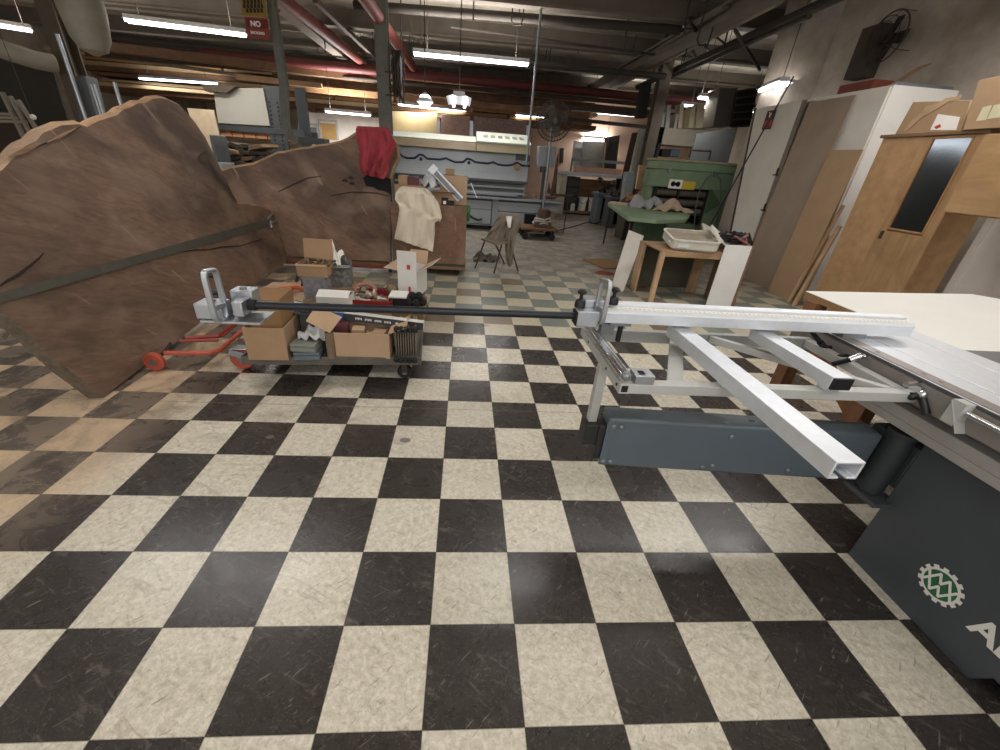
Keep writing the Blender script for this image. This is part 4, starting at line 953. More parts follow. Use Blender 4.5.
# long printed package across
pa, pb = TF @ V((-.02, .30, .26)), TF @ V((.52, .20, .21))
pa, pb = V((-.92, 2.16, .455)), V((-.22, 1.90, .375))
pa, pb = aty(332, 315.5, 1.98), aty(424, 327, 1.93)
lp = thing('long_package', 'long narrow printed package, white and dark band, lying across the front carton', 'package', (pa+pb)/2)
pa.z += .012; pb.z += .012
b = B(); b.bar(pa, pb, .055, .062); b.done('body', M('package white', '#c9c8c4', .6), lp, .003)
dd = (pb-pa).normalized(); sd = dd.cross(V((0, 0, 1))).normalized(); 
b = B(); b.bar(pa+sd*.028+dd*.01, pb+sd*.028-dd*.002, .001, .056); bd = b.done('print_band', M('package charcoal', '#3b3c40', .6), lp)
b = B(); b.bar(pa+V((0, 0, .0315))+dd*.0, pa+V((0, 0, .0315))+dd*.10, .05, .001); b.bar(pa+sd*.029+dd*.005, pa+sd*.029+dd*.09, .001, .054); b.done('blue_print', blue_p, lp)
G = face_frame(pa+sd*.0292+dd*.30, dd, (0, 0, 1)); b = B(G)
for k, x in enumerate((-.12, -.05, .02, .09)):
    for j in range(5): b.box(x+j*.010, -.008+(j % 2)*.004, 0, x+j*.010+.006, .008, .0006)
for x in (.18, .25): b.lathe([(.010, 0), (.010, .0006)], (x, 0, 0), 14)
b.done('print_marks', white_p, bd, smooth=False)
# white closed box
carton('white_box', 'white closed carton with slanting lid behind the black rod on the cart', (317, 306.5), (349, 308), .335, .20, .085, white_card, {'f': (-70, .10), 'b': (-75, .12)}, inside=white_card)
b = B(); p = atz(334, 320, DZ); b.box(p.x-.15, p.y-.02, DZ, p.x+.17, p.y+.3, .338); tag(b.done('carton', card, None, .003), 'closed brown carton under the white carton in the middle of the cart', 'box', 'cartons on the platform cart')
# orange bar clamp / saw on left carton
b = B(); c = atz(288, 292, .29)
b.tube([(c.x-.11, c.y-.08, .30), (c.x-.03, c.y-.01, .32), (c.x+.06, c.y+.06, .32), (c.x+.13, c.y+.07, .30)], .019, 8); b.tube([(c.x-.10, c.y+.06, .30), (c.x+.0, c.y+.02, .32), (c.x+.05, c.y-.05, .32), (c.x+.02, c.y-.12, .30)], .017, 8)
b.mi = 1; b.bar((c.x+.09, c.y+.06, .30), (c.x+.22, c.y+.05, .30), .012, .02)
tag(b.done('hand_clamp', [M('orange plastic', '#d0643e', .5), steel]), 'orange plastic hand clamp lying on a brown carton at the back left of the cart', 'clamp')
b = B(); b.box(c.x-.28, c.y-.20, DZ, c.x+.22, c.y+.34, .279); tag(b.done('carton', card2, None, .004), 'closed tan carton under the orange clamp at the back left of the cart', 'box', 'cartons on the platform cart')
# back row
p = atz(304, 298, .30)
o1, T1, w1 = carton('carton', 'grey printed carton at the back of the cart carrying an open brown box', (305, 299), (327, 300), .30, .26, .20, grey_card, open_=False)
b = B(T1); b.box(-.02, 0, -.11, w1+.10, .3, -.002); tag(b.done('carton', card, None, .004), 'brown carton under the grey printed carton at the back of the cart', 'box', 'cartons on the platform cart')
o2, T2, w2 = carton('carton', 'brown box with lid raised upright on the grey printed carton', tuple(T1 @ V((-.03, -.01, .202))), tuple(T1 @ V((w1+.03, -.01, .202))), .5, .22, .11, card, {'b': (8, .17), 'f': (150, .02)})
b = B(T2)
rnd = random.Random(2)
for k in range(5): x = .04+k*.055; b.tube([(x, .03, .10), (x+rnd.uniform(-.03, .03), .10, .115+rnd.uniform(0, .02)), (x+rnd.uniform(-.03, .03), .19, .105)], .012, 6)
tag(b.done('loose_parts', M('tarnished parts', '#6c5a45', .6, .3)), 'loose metal parts heaped in the brown box with raised lid', 'parts')
o3, T3, w3 = carton('carton', 'dark patterned open carton at the back of the cart, tan flap folded forward', (332, 287), (352, 287), .36, .22, .20, M('dark patterned card', '#4a4a4c', .8, 0, .6, 34, h2='#8d8b88'), {'f': (95, .08), 'l': (-10, .05)})
b = B(T3); b.box(-.01, -.02, -.148, w3+.02, .22, -.002); tag(b.done('carton', card, None, .004), 'brown carton under the dark patterned carton on the cart', 'box', 'cartons on the platform cart')
rag('packing_paper', 'crumpled white packing paper rising from the dark patterned carton', tuple(T3 @ V((-.01, .12, .19))),   .24, .22, .26, 5, paper, 'paper', th=.003)
b = B(T3); b.box(-.09, -.08, -.168, .17, -.045, -.02); tag(b.done('cardboard_flat', card2, None, .002), 'flat tan cardboard piece standing before the dark patterned carton', 'box')
b = B(); a0 = aty(300, 268, 2.75); b.tube([aty(296, 282, 2.7), aty(300, 268, 2.75), aty(303, 262, 2.8)], .012, 8); b.tube([aty(302, 286, 2.7), aty(305, 268, 2.72), aty(309, 262, 2.8)], .010, 8); tag(b.done('bent_iron', black), 'black bent irons sticking out left of the raised-lid box', 'handle')
# red tray with fittings
ta, tb = atz(348, 307, .30), atz(392, 308, .30)
rt_ = thing('red_tray', 'shallow red tray of metal fittings on the cart behind the black rod', 'tray', ((ta.x+tb.x)/2, ta.y+.15, .30))
b = B(); x0, x1, y0, y1 = ta.x, tb.x, ta.y, ta.y+.36
b.box(x0, y0, .30, x1, y1, .306)
for a in ((x0, y0, x1, y0+.008), (x0, y1-.008, x1, y1), (x0, y0, x0+.008, y1), (x1-.008, y0, x1, y1)): b.box(a[0], a[1], .306, a[2], a[3], .365)
b.done('body', M('red tray paint', '#8e2626', .5, 0, .25), rt_, .002)
b = B(); b.box(x0+.01, y0+.01, DZ, x1-.01, y1-.01, .298); tag(b.done('carton', card, None, .004), 'brown carton under the red tray on the cart', 'box', 'cartons on the platform cart')
rnd = random.Random(8); cols = [M('brass fitting', '#9c8b6c', .5, .4), M('pale fitting', '#c9c2b4', .5, .2), steel, M('copper red fitting', '#8f6350', .55, .3)]
for k in range(16):
    x = x0+.05+(x1-x0-.1)*((k % 6)+rnd.random()*.5)/6; y = y0+.06+(k//6)*.09+rnd.random()*.03; z = .315+rnd.random()*.05+(k//6)*.01
    a = rnd.uniform(0, 6.28); L = rnd.uniform(.09, .16); t = rnd.uniform(-.3, .5); d = V((math.cos(a)*math.cos(t), math.sin(a)*math.cos(t), abs(math.sin(t)))); c = V((x, y, z))
    b = B(); b.cyl(c-d*L/2, c+d*L/2, .012, n=10); b.cyl(c+d*L*.3, c+d*L*.55, .021, n=6); b.cyl(c-d*L*.55, c-d*L*.4, .018, n=10)
    if k % 3 == 0: b.tube([c, c+d.cross(V((0, 0, 1)))*.04+V((0, 0, .02)), c+d.cross(V((0, 0, 1)))*.06+V((0, 0, .05))], .011, 8)
    tag(b.done('pipe_fitting', cols[k % 4]), 'small metal pipe fitting heaped in the red tray', 'fitting', 'fittings in the red tray')
b = B(); c = (x0+.09, y1-.08, .36); b.tube([(c[0]+.09*math.cos(t), c[1]+.03*math.sin(t), .375+.045*math.sin(t)) for t in [2*PI*i/14 for i in range(14)]], .018, 8, True); tag(b.done('hose_ring', M('dusty pink hose', '#a3705f', .7)), 'dusty pink hose ring lying at the back of the red tray', 'hose')
# black box with pale lid and black round knobs
p = atz(389, 304, .32); k_ = thing('black_box', 'small black box with pale lid right of the red tray', 'box', (p.x+.06, p.y+.1, .3))
b = B(); b.box(p.x, p.y, .30, p.x+.15, p.y+.18, .375); b.done('body', black, k_, .003); b = B(); b.box(p.x-.003, p.y-.003, .375, p.x+.153, p.y+.183, .39); b.done('lid', white_card, k_, .002)
b = B(); b.box(p.x-.05, p.y-.02, DZ, p.x+.30, p.y+.34, .298); tag(b.done('carton', card_d, None, .004), 'brown carton at the right end of the cart under the black knobs', 'box', 'cartons on the platform cart')
for k, (dx, dy, dz) in enumerate(((.17, .03, .0), (.23, .02, .0), (.29, .05, .0), (.20, .08, .02), (.26, .09, .02), (.20, .045, .055), (.255, .05, .055))):
    b = B(); b.ball((p.x+dx, p.y+dy, .30+.036+dz), .036, 14); b.cyl((p.x+dx, p.y+dy, .33+dz), (p.x+dx+.012, p.y+dy-.028, .37+dz), .014, n=10); tag(b.done('rubber_knob', rubber), 'round black rubber knob piled before the open white box', 'knob', 'rubber knobs on the cart')
b = B(); q = aty(392, 285, p.y+.30); b.ball((q.x, q.y, .36), .06, 16); tag(b.done('ball', M('tarnished ball', '#7d6e52', .5, .3)), 'tarnished round ball left of the open white box', 'ball')
# open white box
oW, TW, wW = carton('white_box', 'tall open white box with red printing and flaps spread, right back of the cart', (398.5, 297), (417, 299), .30, .34, .25, white_card, {'f': (1, .18), 'r': (62, .16), 'l': (84, .13), 'b': (25, .13)}, flapmat=[white_card, card2])
b = B(TW); b.box(.09, -.003, .27, .12, -.0005, .31); b.box(.10, -.003, .03, .12, -.0005, .11); b.done('red_print', red_p, oW)
# ribbed plates and black castors at right end
p = atz(396, 361, DZ)
for k in range(9):
    x = p.x-.01+k*.0175; b = B(CR); b.box(x, p.y+.02, DZ+.001, x+.011, p.y+.26+.05*(k % 2), DZ+.19+.012*(k % 3)); tag(b.done('metal_plate', M('dusty plate', '#827a6c', .5, .4, .25), None, .002), 'thin dusty metal plate standing on edge at the right end of the cart', 'plate', 'plates standing on the cart')
for row, z in ((0, DZ), (1, DZ+.205)):
    for k in range(5):
        x = p.x+.005+k*.032; b = B(); b.lathe([(.016, 0), (.02, .008), (.02, .03), (.012, .038)], (x, p.y-.012+row*.06, z), 10); b.cyl((x, p.y-.03+row*.06, z+.018), (x, p.y-.045+row*.06, z+.018), .009, n=8)
        tag(b.done('levelling_puck', rubber), 'small black machine foot in the row on top of the metal plates' if row else 'small black machine foot in the row on the deck edge before the metal plates', 'foot', 'feet on the plates' if row else 'feet on the deck')
# ---------------------------------------------------------------- crate at the end of the second slab
cr = thing('wooden_crate', 'brown plywood crate on castors at the right end of the long slab', 'crate', (-.35, 5.2, 0))
k0, k1 = aty(393, 258, 4.92), aty(465, 262, 4.92); kt = aty(466, 205, 4.92).z
KX0, KX1 = k0.x, k1.x
b = B(); b.box(KX0, 4.90, .16, KX1, 4.93, kt-.02); b.done('front_panel', slab_mat('rough brown plywood', '#6f5240', '#917059', '#553f32'), cr, .003)
b = B(); b.box(KX0, 4.93, .13, KX1, 5.40, kt-.03); b.done('body', M('green crate side', '#4d6b45', .6, 0, .25), cr, .003)
b = B(); b.box(KX0-.02, 4.88, .085, KX1+.01, 5.45, .128); b.done('base_board', M('brown base board', '#7a5f49', .7, 0, .2), cr, .003)
for x in (KX0+.1, KX1-.12):
    for y in (4.97, 5.36): b = B(); b.lathe([(.04, -.014), (.042, 0), (.04, .014)], (x, y, .042), 18, 'y'); b.box(x-.025, y-.02, .06, x+.025, y+.02, .084); b.done('castor', rubber, cr)
q = aty(467, 208, 4.92); b = B(); b.tube([(KX1+.012, 5.0, kt-.12), (KX1+.02, 5.05, kt-.04), (KX1+.015, 5.2, kt-.14), (KX1+.02, 5.1, kt-.22)], .02, 6); b.done('green_strap', M('bright green strap', '#3f7a3a', .6), cr)
# dolly under the long slab
dl = thing('slab_dolly', 'dark red low steel dolly carrying the long slab behind the cart', 'dolly', (-1.4, 5.0, 0))
b = B(); b.box(-2.6, 4.84, .06, KX0-.06, 4.88, .10); b.box(-2.6, 5.02, .06, KX0-.06, 5.06, .10); b.box(-2.4, 4.88, .065, -2.36, 5.02, .095); b.box(-1.0, 4.88, .065, -.96, 5.02, .095); b.done('frame', M('dolly dark red', '#74352c', .6, 0, .3), dl, .003)
b = B(); b.box(-2.5, 4.86, .10, KX0-.08, 5.04, .128); b.done('deck_board', lumber_d, dl)
for x in (-2.5, -1.75, -.95):
    for y in (4.9, 5.0): b = B(); b.lathe([(.028, -.012), (.03, 0), (.028, .012)], (x, y, .03), 16, 'y'); b.done('castor', rubber, dl)
# load on the crate
kz = kt-.028
def kbox(name, label, x0, x1, y0, y1, z0, h, mat, rz=0, open_=True, flaps=None, group='boxes on the crate'):
    return carton(name, label, (x0, y0, z0), (x0+(x1-x0)*math.cos(rz), y0+(x1-x0)*math.sin(rz), z0), z0, y1-y0, h, mat, flaps, open_, group=group)
xa = aty(432, 205, 5.0).x; xb = aty(468, 205, 5.0).x
kbox('carton', 'tall brown open carton at the right end of the crate top', xa+.10, xb-.02, 5.14, 5.40, kz, .36, card2)
kbox('carton', 'open brown carton with raised flap at the front of the crate top', xa, xa+.31, 4.95, 5.12, kz, .17, card, flaps={'f': (88, .09)})
b = B(); b.box(xa+.13, 4.94, kz+.004, xa+.22, 4.948, kz+.1); b.box(xa+.2, 4.93, kz+.004, xa+.30, 4.948, kz+.07); b.mi = 1; b.box(xa+.15, 4.925, kz+.02, xa+.19, 4.94, kz+.06); tag(b.done('tool_pouch', [dark, white_p], None, .003), 'dark tool pouch leaning on the front carton on the crate', 'pouch')
kbox('carton', 'low brown carton with a red side at the left of the crate top', KX0+.05, KX0+.45, 4.98, 5.3, kz, .22, card, flaps={'b': (10, .08)})
b = B(); b.box(KX0+.22, 4.975, kz+.22, KX0+.36, 5.06, kz+.32); b.mi = 1; b.box(KX0+.10, 5.0, kz+.22, KX0+.22, 5.1, kz+.33); tag(b.done('wood_blocks', [M('wine red box', '#5e2b30'), pine_x], None, .004), 'pale wood and wine red blocks behind the T-shirt on the crate', 'blocks')
rag('plastic_bag', 'white plastic bag on the crate behind the T-shirt', (KX0+.46, 5.15, kz+.20), .26, .22, .22, 31, M('white bag', '#cfcfd2', .5), 'bag', th=.003)
pa, pb = aty(434, 171, 5.05), aty(461, 200, 4.95)
b = B(); d = (pb-pa).normalized(); b.bar(pa, pb, .09, .035, (0, -1, .3)); b.mi = 1; b.bar(pa+V((0, -.025, .0)), pb+V((0, -.025, 0)), .05, .02, (0, -1, .3)); b.mi = 0; b.bar(pa-d*.06, pa+d*.03, .11, .07, (0, -1, .3)); tag(b.done('aluminium_bracket', [alu_l, grey_m], None, .003), 'long silver channel bracket slanting out of the boxes on the crate', 'bracket')
pa, pb = aty(471, 183, 5.3), aty(477, 198, 5.3); b = B(); b.bar(pa, pb, .03, .012); tag(b.done('metal_strip', alu_l), 'short pale metal strip sticking out right of the tall crate carton', 'strip')
pa, pb = aty(449, 183, 5.25), aty(466, 179, 5.2); b = B(); b.cyl(pa, pb, .02); b.mi = 1; b.ball(pb, .045); tag(b.done('plumbing_piece', [M('pale fitting', '#c9c2b4'), tin]), 'grey plumbing piece lying on top of the tall crate carton', 'fitting')
b = B(); p = aty(450, 176, 5.3); b.box(p.x-.06, 5.28, kz+.36, p.x+.06, 5.38, kz+.44); tag(b.done('small_carton', card, None, .003), 'little tan box at the top of the boxes on the crate', 'box')

# ---------------------------------------------------------------- edge bander
BY = 9.35
eb = thing('edge_bander', 'long grey edge-banding machine with smoked hood and wavy navy stripe', 'machine', (.6, BY+.4, 0))
bx0, bx1 = aty(397, 140, BY).x, aty(531, 140, BY).x; bb1 = aty(542, 205, BY).x
def zt(px, py, Y=BY): return aty(px, py, Y).z
z_feet = .10; z_base = zt(500, 197); z_slot = zt(500, 186); z_grey0 = zt(500, 180); z_grey1 = zt(450, 150)+.02; z_top = zt(480, 138)
b = B(); b.box(bx0-.6, BY, z_feet, bb1, BY+.9, z_base-.06); base = b.done('base', bander_grey, eb, .006)
b = B()
dA, dB, dC, dD = (aty(q_, 210, BY).x for q_ in (472, 491, 499, 540)); dE = aty(525, 218, BY).x
for x0, x1, z0, z1 in ((dA-.25, dB, .14, z_base-.1), (dC, dD, z_base*.60, z_base-.1), (dC, dE-.03, .14, z_base*.57), (dA-1.6, dA-.35, .14, z_base-.1)):
    b.box(x0, BY-.012, z0, x1, BY, z1); b.mi = 1; b.box(x0-.02, BY-.004, z0-.02, x1+.02, BY, z0); b.box(x0-.02, BY-.006, z1, x1+.02, BY, z1+.04); b.box(x1, BY-.004, z0, x1+.03, BY, z1); b.box(x0, BY-.0135, z0+(z1-z0)*.62, x1, BY-.011, z0+(z1-z0)*.64); b.mi = 0
b.done('door_panel', [M('bander door grey', '#9aa1a4', .5, 0, .1, 4), bander_dark], base)
b = B(); b.tube([aty(x_, y_, BY-.05) for x_, y_ in ((469, 215), (473, 218), (478, 220), (482, 219))], .022, 8); b.done('handle', black, base)
b = B(); b.box(dE, BY-.004, .14, bb1-.12, BY+.0, .42); b.done('opening', darker, base)
for x in (bx0-.3, .1, 1.0, bb1-.2): b = B(); b.cyl((x, BY+.15, 0), (x, BY+.15, z_feet), .05); b.done('foot', rust, eb)
b = B(); b.box(bx0-.6, BY-.16, z_base-.05, bb1+.45, BY+.4, z_base); b.box(bx0-.6, BY-.10, z_base+.03, bx1-.2, BY+.3, z_base+.08); b.done('feed_rail', steel, eb, .004)
b = B(); b.box(bx0-.6, BY+.12, z_base, bx1-.05, BY+.5, z_grey0+.03); b.done('track', M('track grey', '#6f7475', .5, .1, .15, 5), eb)
for k_, zf in enumerate((.30, .62, .9)):
    b = B(); zz0 = z_base+(z_grey0-z_base)*zf; b.box(bx0-.6, BY-.06+.05*k_, zz0-.035, bx1-.02, BY+.2, zz0); b.done('guide_bar', bander_grey if k_ != 2 else bander_dark, eb)
b = B(); b.prism([(bx0-.6, BY-.02, z_grey0), (bx0-.6, BY+.12, z_grey1), (bx0-.6, BY+.9, z_grey1), (bx0-.6, BY+.9, z_grey0)], (bx1+.6-bx0, 0, 0)); gp = b.done('front_cover', bander_grey, eb, .006)
b = B(); b.box(bx0-.6, BY-.03, z_grey0-.05, bx1+.02, BY+.3, z_grey0); b.done('dark_trim', bander_dark, eb)
b = B(); zz_ = (z_grey0*.45+z_grey1*.55); L = bx1-bx0
b.box(bx0-.6, BY+.02-.005, zz_-.17, bx1, BY+.05, zz_-.16); b.done('panel_seam', M('seam grey', '#858b8d'), gp)
def wav(px, py):
    p = aty(px, py, BY+.05); t = (p.z-z_grey0)/(z_grey1-z_grey0); return V((p.x, BY-.02+.14*t-.006, p.z))
pts = [(398, 152), (402, 156), (407, 158), (415, 158), (419, 154.5), (423, 155), (427, 158.5), (440, 159.5), (446, 158), (450, 160), (455, 162), (463, 162), (467, 158.5), (471, 159.5), (475, 162), (488, 163.5), (493, 162), (498, 164.5), (505, 165.5), (512, 165), (517, 162.5), (522, 165.5), (530, 166)]
b = B(); b.tube([wav(*p) for p in pts], .022, 6)
for x, y in ((421, 159), (469, 162.5)): b.ball(wav(x, y), .035, 8)
b.done('wavy_stripe', navy, gp)
b = B(); q = wav(517, 167); b.cyl(q, q+V((0, -.05, 0)), .07); b.mi = 1; q = wav(523, 158); b.box(q.x-.16, q.y-.008, q.z-.06, q.x+.16, q.y+.01, q.z+.06); b.done('gauge', [M('tan knob', '#9a7b57'), grey_d], gp)
# hood: smoked front, pale vented top
hz0, hz1 = z_grey1+.0, zt(450, 139); xm = aty(477, 134, BY).x
b = B(); b.prism([(bx0-.45, BY+.02, hz0), (bx0-.45, BY+.06, hz1-.04), (bx0-.45, BY+.9, hz1), (bx0-.45, BY+.9, hz0)], (xm-bx0+.44, 0, 0)); h1 = b.done('hood', hood_beige, eb, .006)
b = B(); b.prism([(bx0-.46, BY+.07, hz1-.03), (bx0-.46, BY+.07, hz1-.015), (bx0-.46, BY+.85, hz1+.12), (bx0-.46, BY+.85, hz1+.06)], (xm-bx0+.45, 0, 0)); b.done('hood_top', hood_top, h1, .004)
b = B(); b.prism([(xm+.0, BY-.0, hz0), (xm+.0, BY+.04, hz1-.02), (xm+.0, BY+.9, hz1+.1), (xm+.0, BY+.9, hz0)], (bx1-xm+.01, 0, 0)); h2 = b.done('hood', M('amber hood right', '#93876c', .45, 0, .12, 4), eb, .006)
b = B(); ta_ = V((0, BY+.03, hz1-.018)); tb_ = V((0, BY+.85, hz1+.20)); b.prism([(xm, ta_.y, ta_.z), (xm, ta_.y, ta_.z+.03), (xm, tb_.y, tb_.z+.03), (xm, tb_.y, tb_.z-.12)], (bx1-xm+.02, 0, 0)); ht = b.done('hood_top', hood_top, h2, .004)
for k in range(6):
    x = xm+.16+k*(bx1-xm-.2)/6; b = B(); n_ = V((0, -.25, 1)).normalized()
    for s in range(3):
        t = .42+.1*s; q = ta_.lerp(tb_, t)+V((0, 0, .031)); b.box(x, q.y-.025, q.z-.004, x+.10, q.y+.025, q.z+.006)
    b.done('vent', M('vent shade', '#8f958c', .7), ht)
# control box on arm at right end
q0, q1 = aty(538, 146, BY+.1), aty(549, 167, BY+.1)
b = B(); b.box(q0.x, BY-.1, q1.z, q1.x+.08, BY+.25, q0.z); cbx = b.done('control_box', M('control box grey', '#868c8f', .5, 0, .1), eb, .008)
b = B(); b.cyl(((q0.x+q1.x)/2+.05, BY+.1, 0), ((q0.x+q1.x)/2+.05, BY+.1, q1.z), .035); b.box((q0.x+q1.x)/2-.05, BY-.06, q1.z-.12, (q0.x+q1.x)/2+.12, BY+.1, q1.z); b.done('control_post', grey_d, eb)
b = B(); b.box(bb1+.002, BY+.1, z_base-.25, bb1+.45, BY+.6, z_base-.06); b.done('outfeed_shelf', bander_grey, eb, .004)

# ---------------------------------------------------------------- folding chair with jacket
ch = thing('folding_chair', 'brown folding metal chair before the grey machine with a jacket on its back', 'chair', (.7, 5.55, 0))
fA, fB, fC, fD = atz(475, 268, 0), atz(494, 273, 0), atz(518, 271, 0), atz(504, 263, 0)
SZ = .45
s0, s1, s2, s3 = aty(481, 241, fA.y+.0), aty(494, 246, fB.y+.08), aty(508, 244, fC.y), aty(494, 238, fD.y)
sc_ = [V((p.x, p.y, SZ)) for p in (atz(481, 240, SZ), atz(497, 246, SZ), atz(510, 243, SZ), atz(493, 238.5, SZ))]
b = B(); b.prism(sc_, (0, 0, .03)); b.done('seat', M('worn brown seat', '#8a7d6c', .7, 0, .25), ch, .008)
cm = M('brown chair tube', '#5f564b', .5, .3, .25)
bt_ = aty(518, 217, fC.y+.0); bl_ = aty(500, 215, fD.y+.05)
for p, q in ((fA, sc_[0].lerp(sc_[3], .35)), (fB, sc_[1].lerp(sc_[2], .35))): b = B(); b.cyl(p, q+V((0, 0, .0)), .012, n=10); b.done('leg', cm, ch)
for p, q in ((fC, bt_), (fD, bl_)): b = B(); b.cyl(p, sc_[2].lerp(sc_[3], 0 if p is fC else 1), .012, n=10); b.done('leg', cm, ch); b = B(); b.cyl(sc_[2].lerp(sc_[3], 0 if p is fC else 1), q, .012, n=10); b.done('back_post', cm, ch)
b = B(); b.bar(bt_+V((0, 0, -.08)), bl_+V((0, 0, -.08)), .012, .15); b.done('backrest', cm, ch, .004)
YJ = fC.y-.12
b = B(); b.sheet(drape([(500, 214, 520, 216), (496, 219, 521, 220), (492, 226, 520, 226), (488, 233, 517, 232), (485, 239, 513, 239)], YJ-.05, 20, 24, 2.2, .03, 12, lift=.15), 24, 20)
b.sheet(drape([(508, 218, 520, 217), (506, 232, 517, 230), (505, 246, 514, 245), (505, 258, 513, 257), (508, 266, 511, 266)], YJ-.12, 20, 12, 1.2, .03, 14, lift=.12), 12, 20)
tag(b.done('jacket', cloth_olive), 'drab jacket hanging over the back of the folding chair', 'jacket')
b = B(); pl_ = aty(508, 221, YJ-.1); b.sheet(drape([(506, 216, 512, 216), (507, 222, 511, 224), (508, 227, 510, 228)], YJ-.17, 8, 8, 1, .01, 3), 8, 8); tag(b.done('white_rag', paper), 'small white rag tucked on the jacket on the folding chair', 'rag')
p = atz(487, 262, 0); rag('shoulder_bag', 'small drab bag lying on the floor under the folding chair', (p.x, p.y+.15, 0), .42, .32, .16, 17, M('drab bag', '#6a6157', .9, 0, .25), 'bag')

# ---------------------------------------------------------------- pedestal fan, flat dolly
FYY = 9.0
pf = thing('pedestal_fan', 'large dark pedestal fan with round wire cage on a tall pole', 'fan', aty(541, 233, FYY))
hc = aty(554, 121, FYY); rF = (aty(571.5, 121, FYY)-hc).length; ft = aty(541, 233, FYY); ft.z = 0
b = B()
for s, rr_ in ((-.10, .55), (-.12, .3), (0, 1), (.10, .55), (-.07, .8), (.07, .8)): b.tube([hc+V((rF*rr_*math.cos(a), s, rF*rr_*math.sin(a))) for a in [2*PI*i/32 for i in range(32)]], .012 if rr_ == 1 else .006, 6, True)
for i in range(36):
    a = 2*PI*i/36; c, s = math.cos(a), math.sin(a)
    b.tube([hc+V((rF*k*c, y, rF*k*s)) for k, y in ((.15, -.13), (.55, -.10), (.8, -.07), (1, 0), (.8, .07), (.5, .10))], .004, 4)
b.done('cage', rust, pf)
b = B()
for i in range(4):
    a = PI/2*i+.4; b.obox(hc+V((.42*rF*math.cos(a), 0, .42*rF*math.sin(a))), (rF*.75, .02, rF*.42), (0, -a, 0) if 0 else (.35*math.cos(a), -a, 0))
b.cyl(hc+V((0, -.1, 0)), hc+V((0, .22, 0)), .09); b.done('blades', M('fan blade grey', '#6d675e', .6, .2, .25), pf)
b = B(); b.cyl(hc+V((0, .15, -.02)), V((ft.x, FYY+.1, 0)), .028); b.done('pole', steel, pf)
b = B(); b.lathe([(.32, 0), (.32, .03), (.06, .07), (.04, .2)], (ft.x, FYY+.1, 0), 24); b.done('base', rust, pf)
DYF = 8.3
e0, e1 = aty(521, 233, DYF), aty(557, 236, DYF)
fd = thing('flat_dolly', 'low wooden flat dolly on black castors in front of the fan', 'dolly', ((e0.x+e1.x)/2, DYF+.3, 0))
b = B(); b.box(e0.x, DYF, .20, e1.x, DYF+.62, .25); b.done('deck', lumber_d, fd, .006)
for x in (e0.x+.1, e1.x-.1):
    for y in (DYF+.06, DYF+.54): b = B(); b.lathe([(.07, -.02), (.07, .02)], (x, y, .07), 16, 'y'); b.box(x-.03, y-.03, .12, x+.03, y+.03, .2); b.done('castor', rubber, fd)
b = B(); x = e0.x+.55; b.box(x-.25, DYF+.12, .25, x+.12, DYF+.42, .36); b.cyl((x-.05, DYF+.27, .36), (x-.05, DYF+.27, .62), .13); tag(b.done('old_motor', M('brown motor', '#5a4238', .6, .2, .3), None, .008), 'dark brown motor standing on the flat dolly', 'motor')
b = B(); x = e1.x-.3; b.tube([(x+(.22-.02*(t//8))*math.cos(t*.785), DYF+.3+.2*math.sin(t*.785), .275+.012*t/2+.04*math.sin(t*1.3)**2) for t in range(26)], .018, 6); tag(b.done('hose_coil', M('grey white hose', '#aaa49a', .6)), 'pale coiled hose on the right end of the flat dolly', 'hose')
# ---------------------------------------------------------------- far bench area
WY = 14.0
wb = thing('workbench', 'far workbench with pale top, dark drawers at left and open shelf with buckets', 'bench', (4.3, WY+.4, 0))
a, c = aty(560, 171, WY), aty(628, 177, WY); tz = a.z
b = B(); b.box(a.x, WY-.05, tz-.10, c.x, WY+.9, tz); b.done('worktop', M('pale blue grey top', '#a9b0b4', .5, 0, .15), wb, .01)
l0 = aty(563, 200, WY).x; l1 = aty(566, 200, WY).x
b = B(); b.box(a.x+.08, WY, 0, a.x+.28, WY+.85, tz-.10); b.done('side_panel', M('aged cream side', '#b3ad98', .7), wb)
b = B(); d0, d1 = a.x+.28, aty(577, 200, WY).x; b.box(d0, WY-.01, .1, d1, WY+.8, tz-.14); dd_ = b.done('drawer_unit', dark, wb)
for z in (.35, .62, .9): b = B(); b.box(d0+.05, WY-.03, z, d1-.05, WY-.01, z+.2); b.done('drawer_front', M('drawer black', '#2e2b28', .6), dd_, .004)
b = B(); b.box(d1, WY+.7, .1, c.x, WY+.75, tz-.2); b.done('back_panel', lumber, wb)
b = B(); b.box(d0, WY-.02, .05, c.x, WY+.8, .13); b.done('shelf', lumber_d, wb)
b = B(); b.box(c.x-.1, WY, 0, c.x, WY+.85, tz-.1); b.done('leg', dark, wb)
b = B(); b.bar((a.x+.5, WY+.75, tz+.38), (c.x+.3, WY+.75, tz+.38), .06, .09); b.box(a.x+.5, WY+.72, tz, a.x+.56, WY+.78, tz+.38); b.done('rail', grey_m, wb)
b = B(); b.box(a.x+.6, WY+.3, tz, a.x+2.2, WY+.7, tz+.18); tag(b.done('pinkish_board', M('pink board', '#b58d78', .8), None, .01), 'pinkish long box lying on the far workbench', 'box')
bk = None
for px, lab in ((582, 'white plastic bucket on the far bench shelf, left of the two'), (593, 'white plastic bucket on the far bench shelf, right of the two')):
    q = aty(px, 213, WY+.1); o = thing('bucket', lab, 'bucket', (q.x, WY+.3, .13), 'buckets on the bench shelf')
    b = B(); b.lathe([(.13, 0), (.16, .40), (.17, .40), (.17, .43), (.15, .43), (.12, .02)], (q.x, WY+.3, .13), 20); b.done('body', white_bucket, o)
    b = B(); b.tube([(q.x-.165, WY+.3, .50), (q.x-.12, WY+.16, .42), (q.x, WY+.11, .36), (q.x+.12, WY+.16, .42), (q.x+.165, WY+.3, .50)], .008, 6); b.done('handle', steel, o)
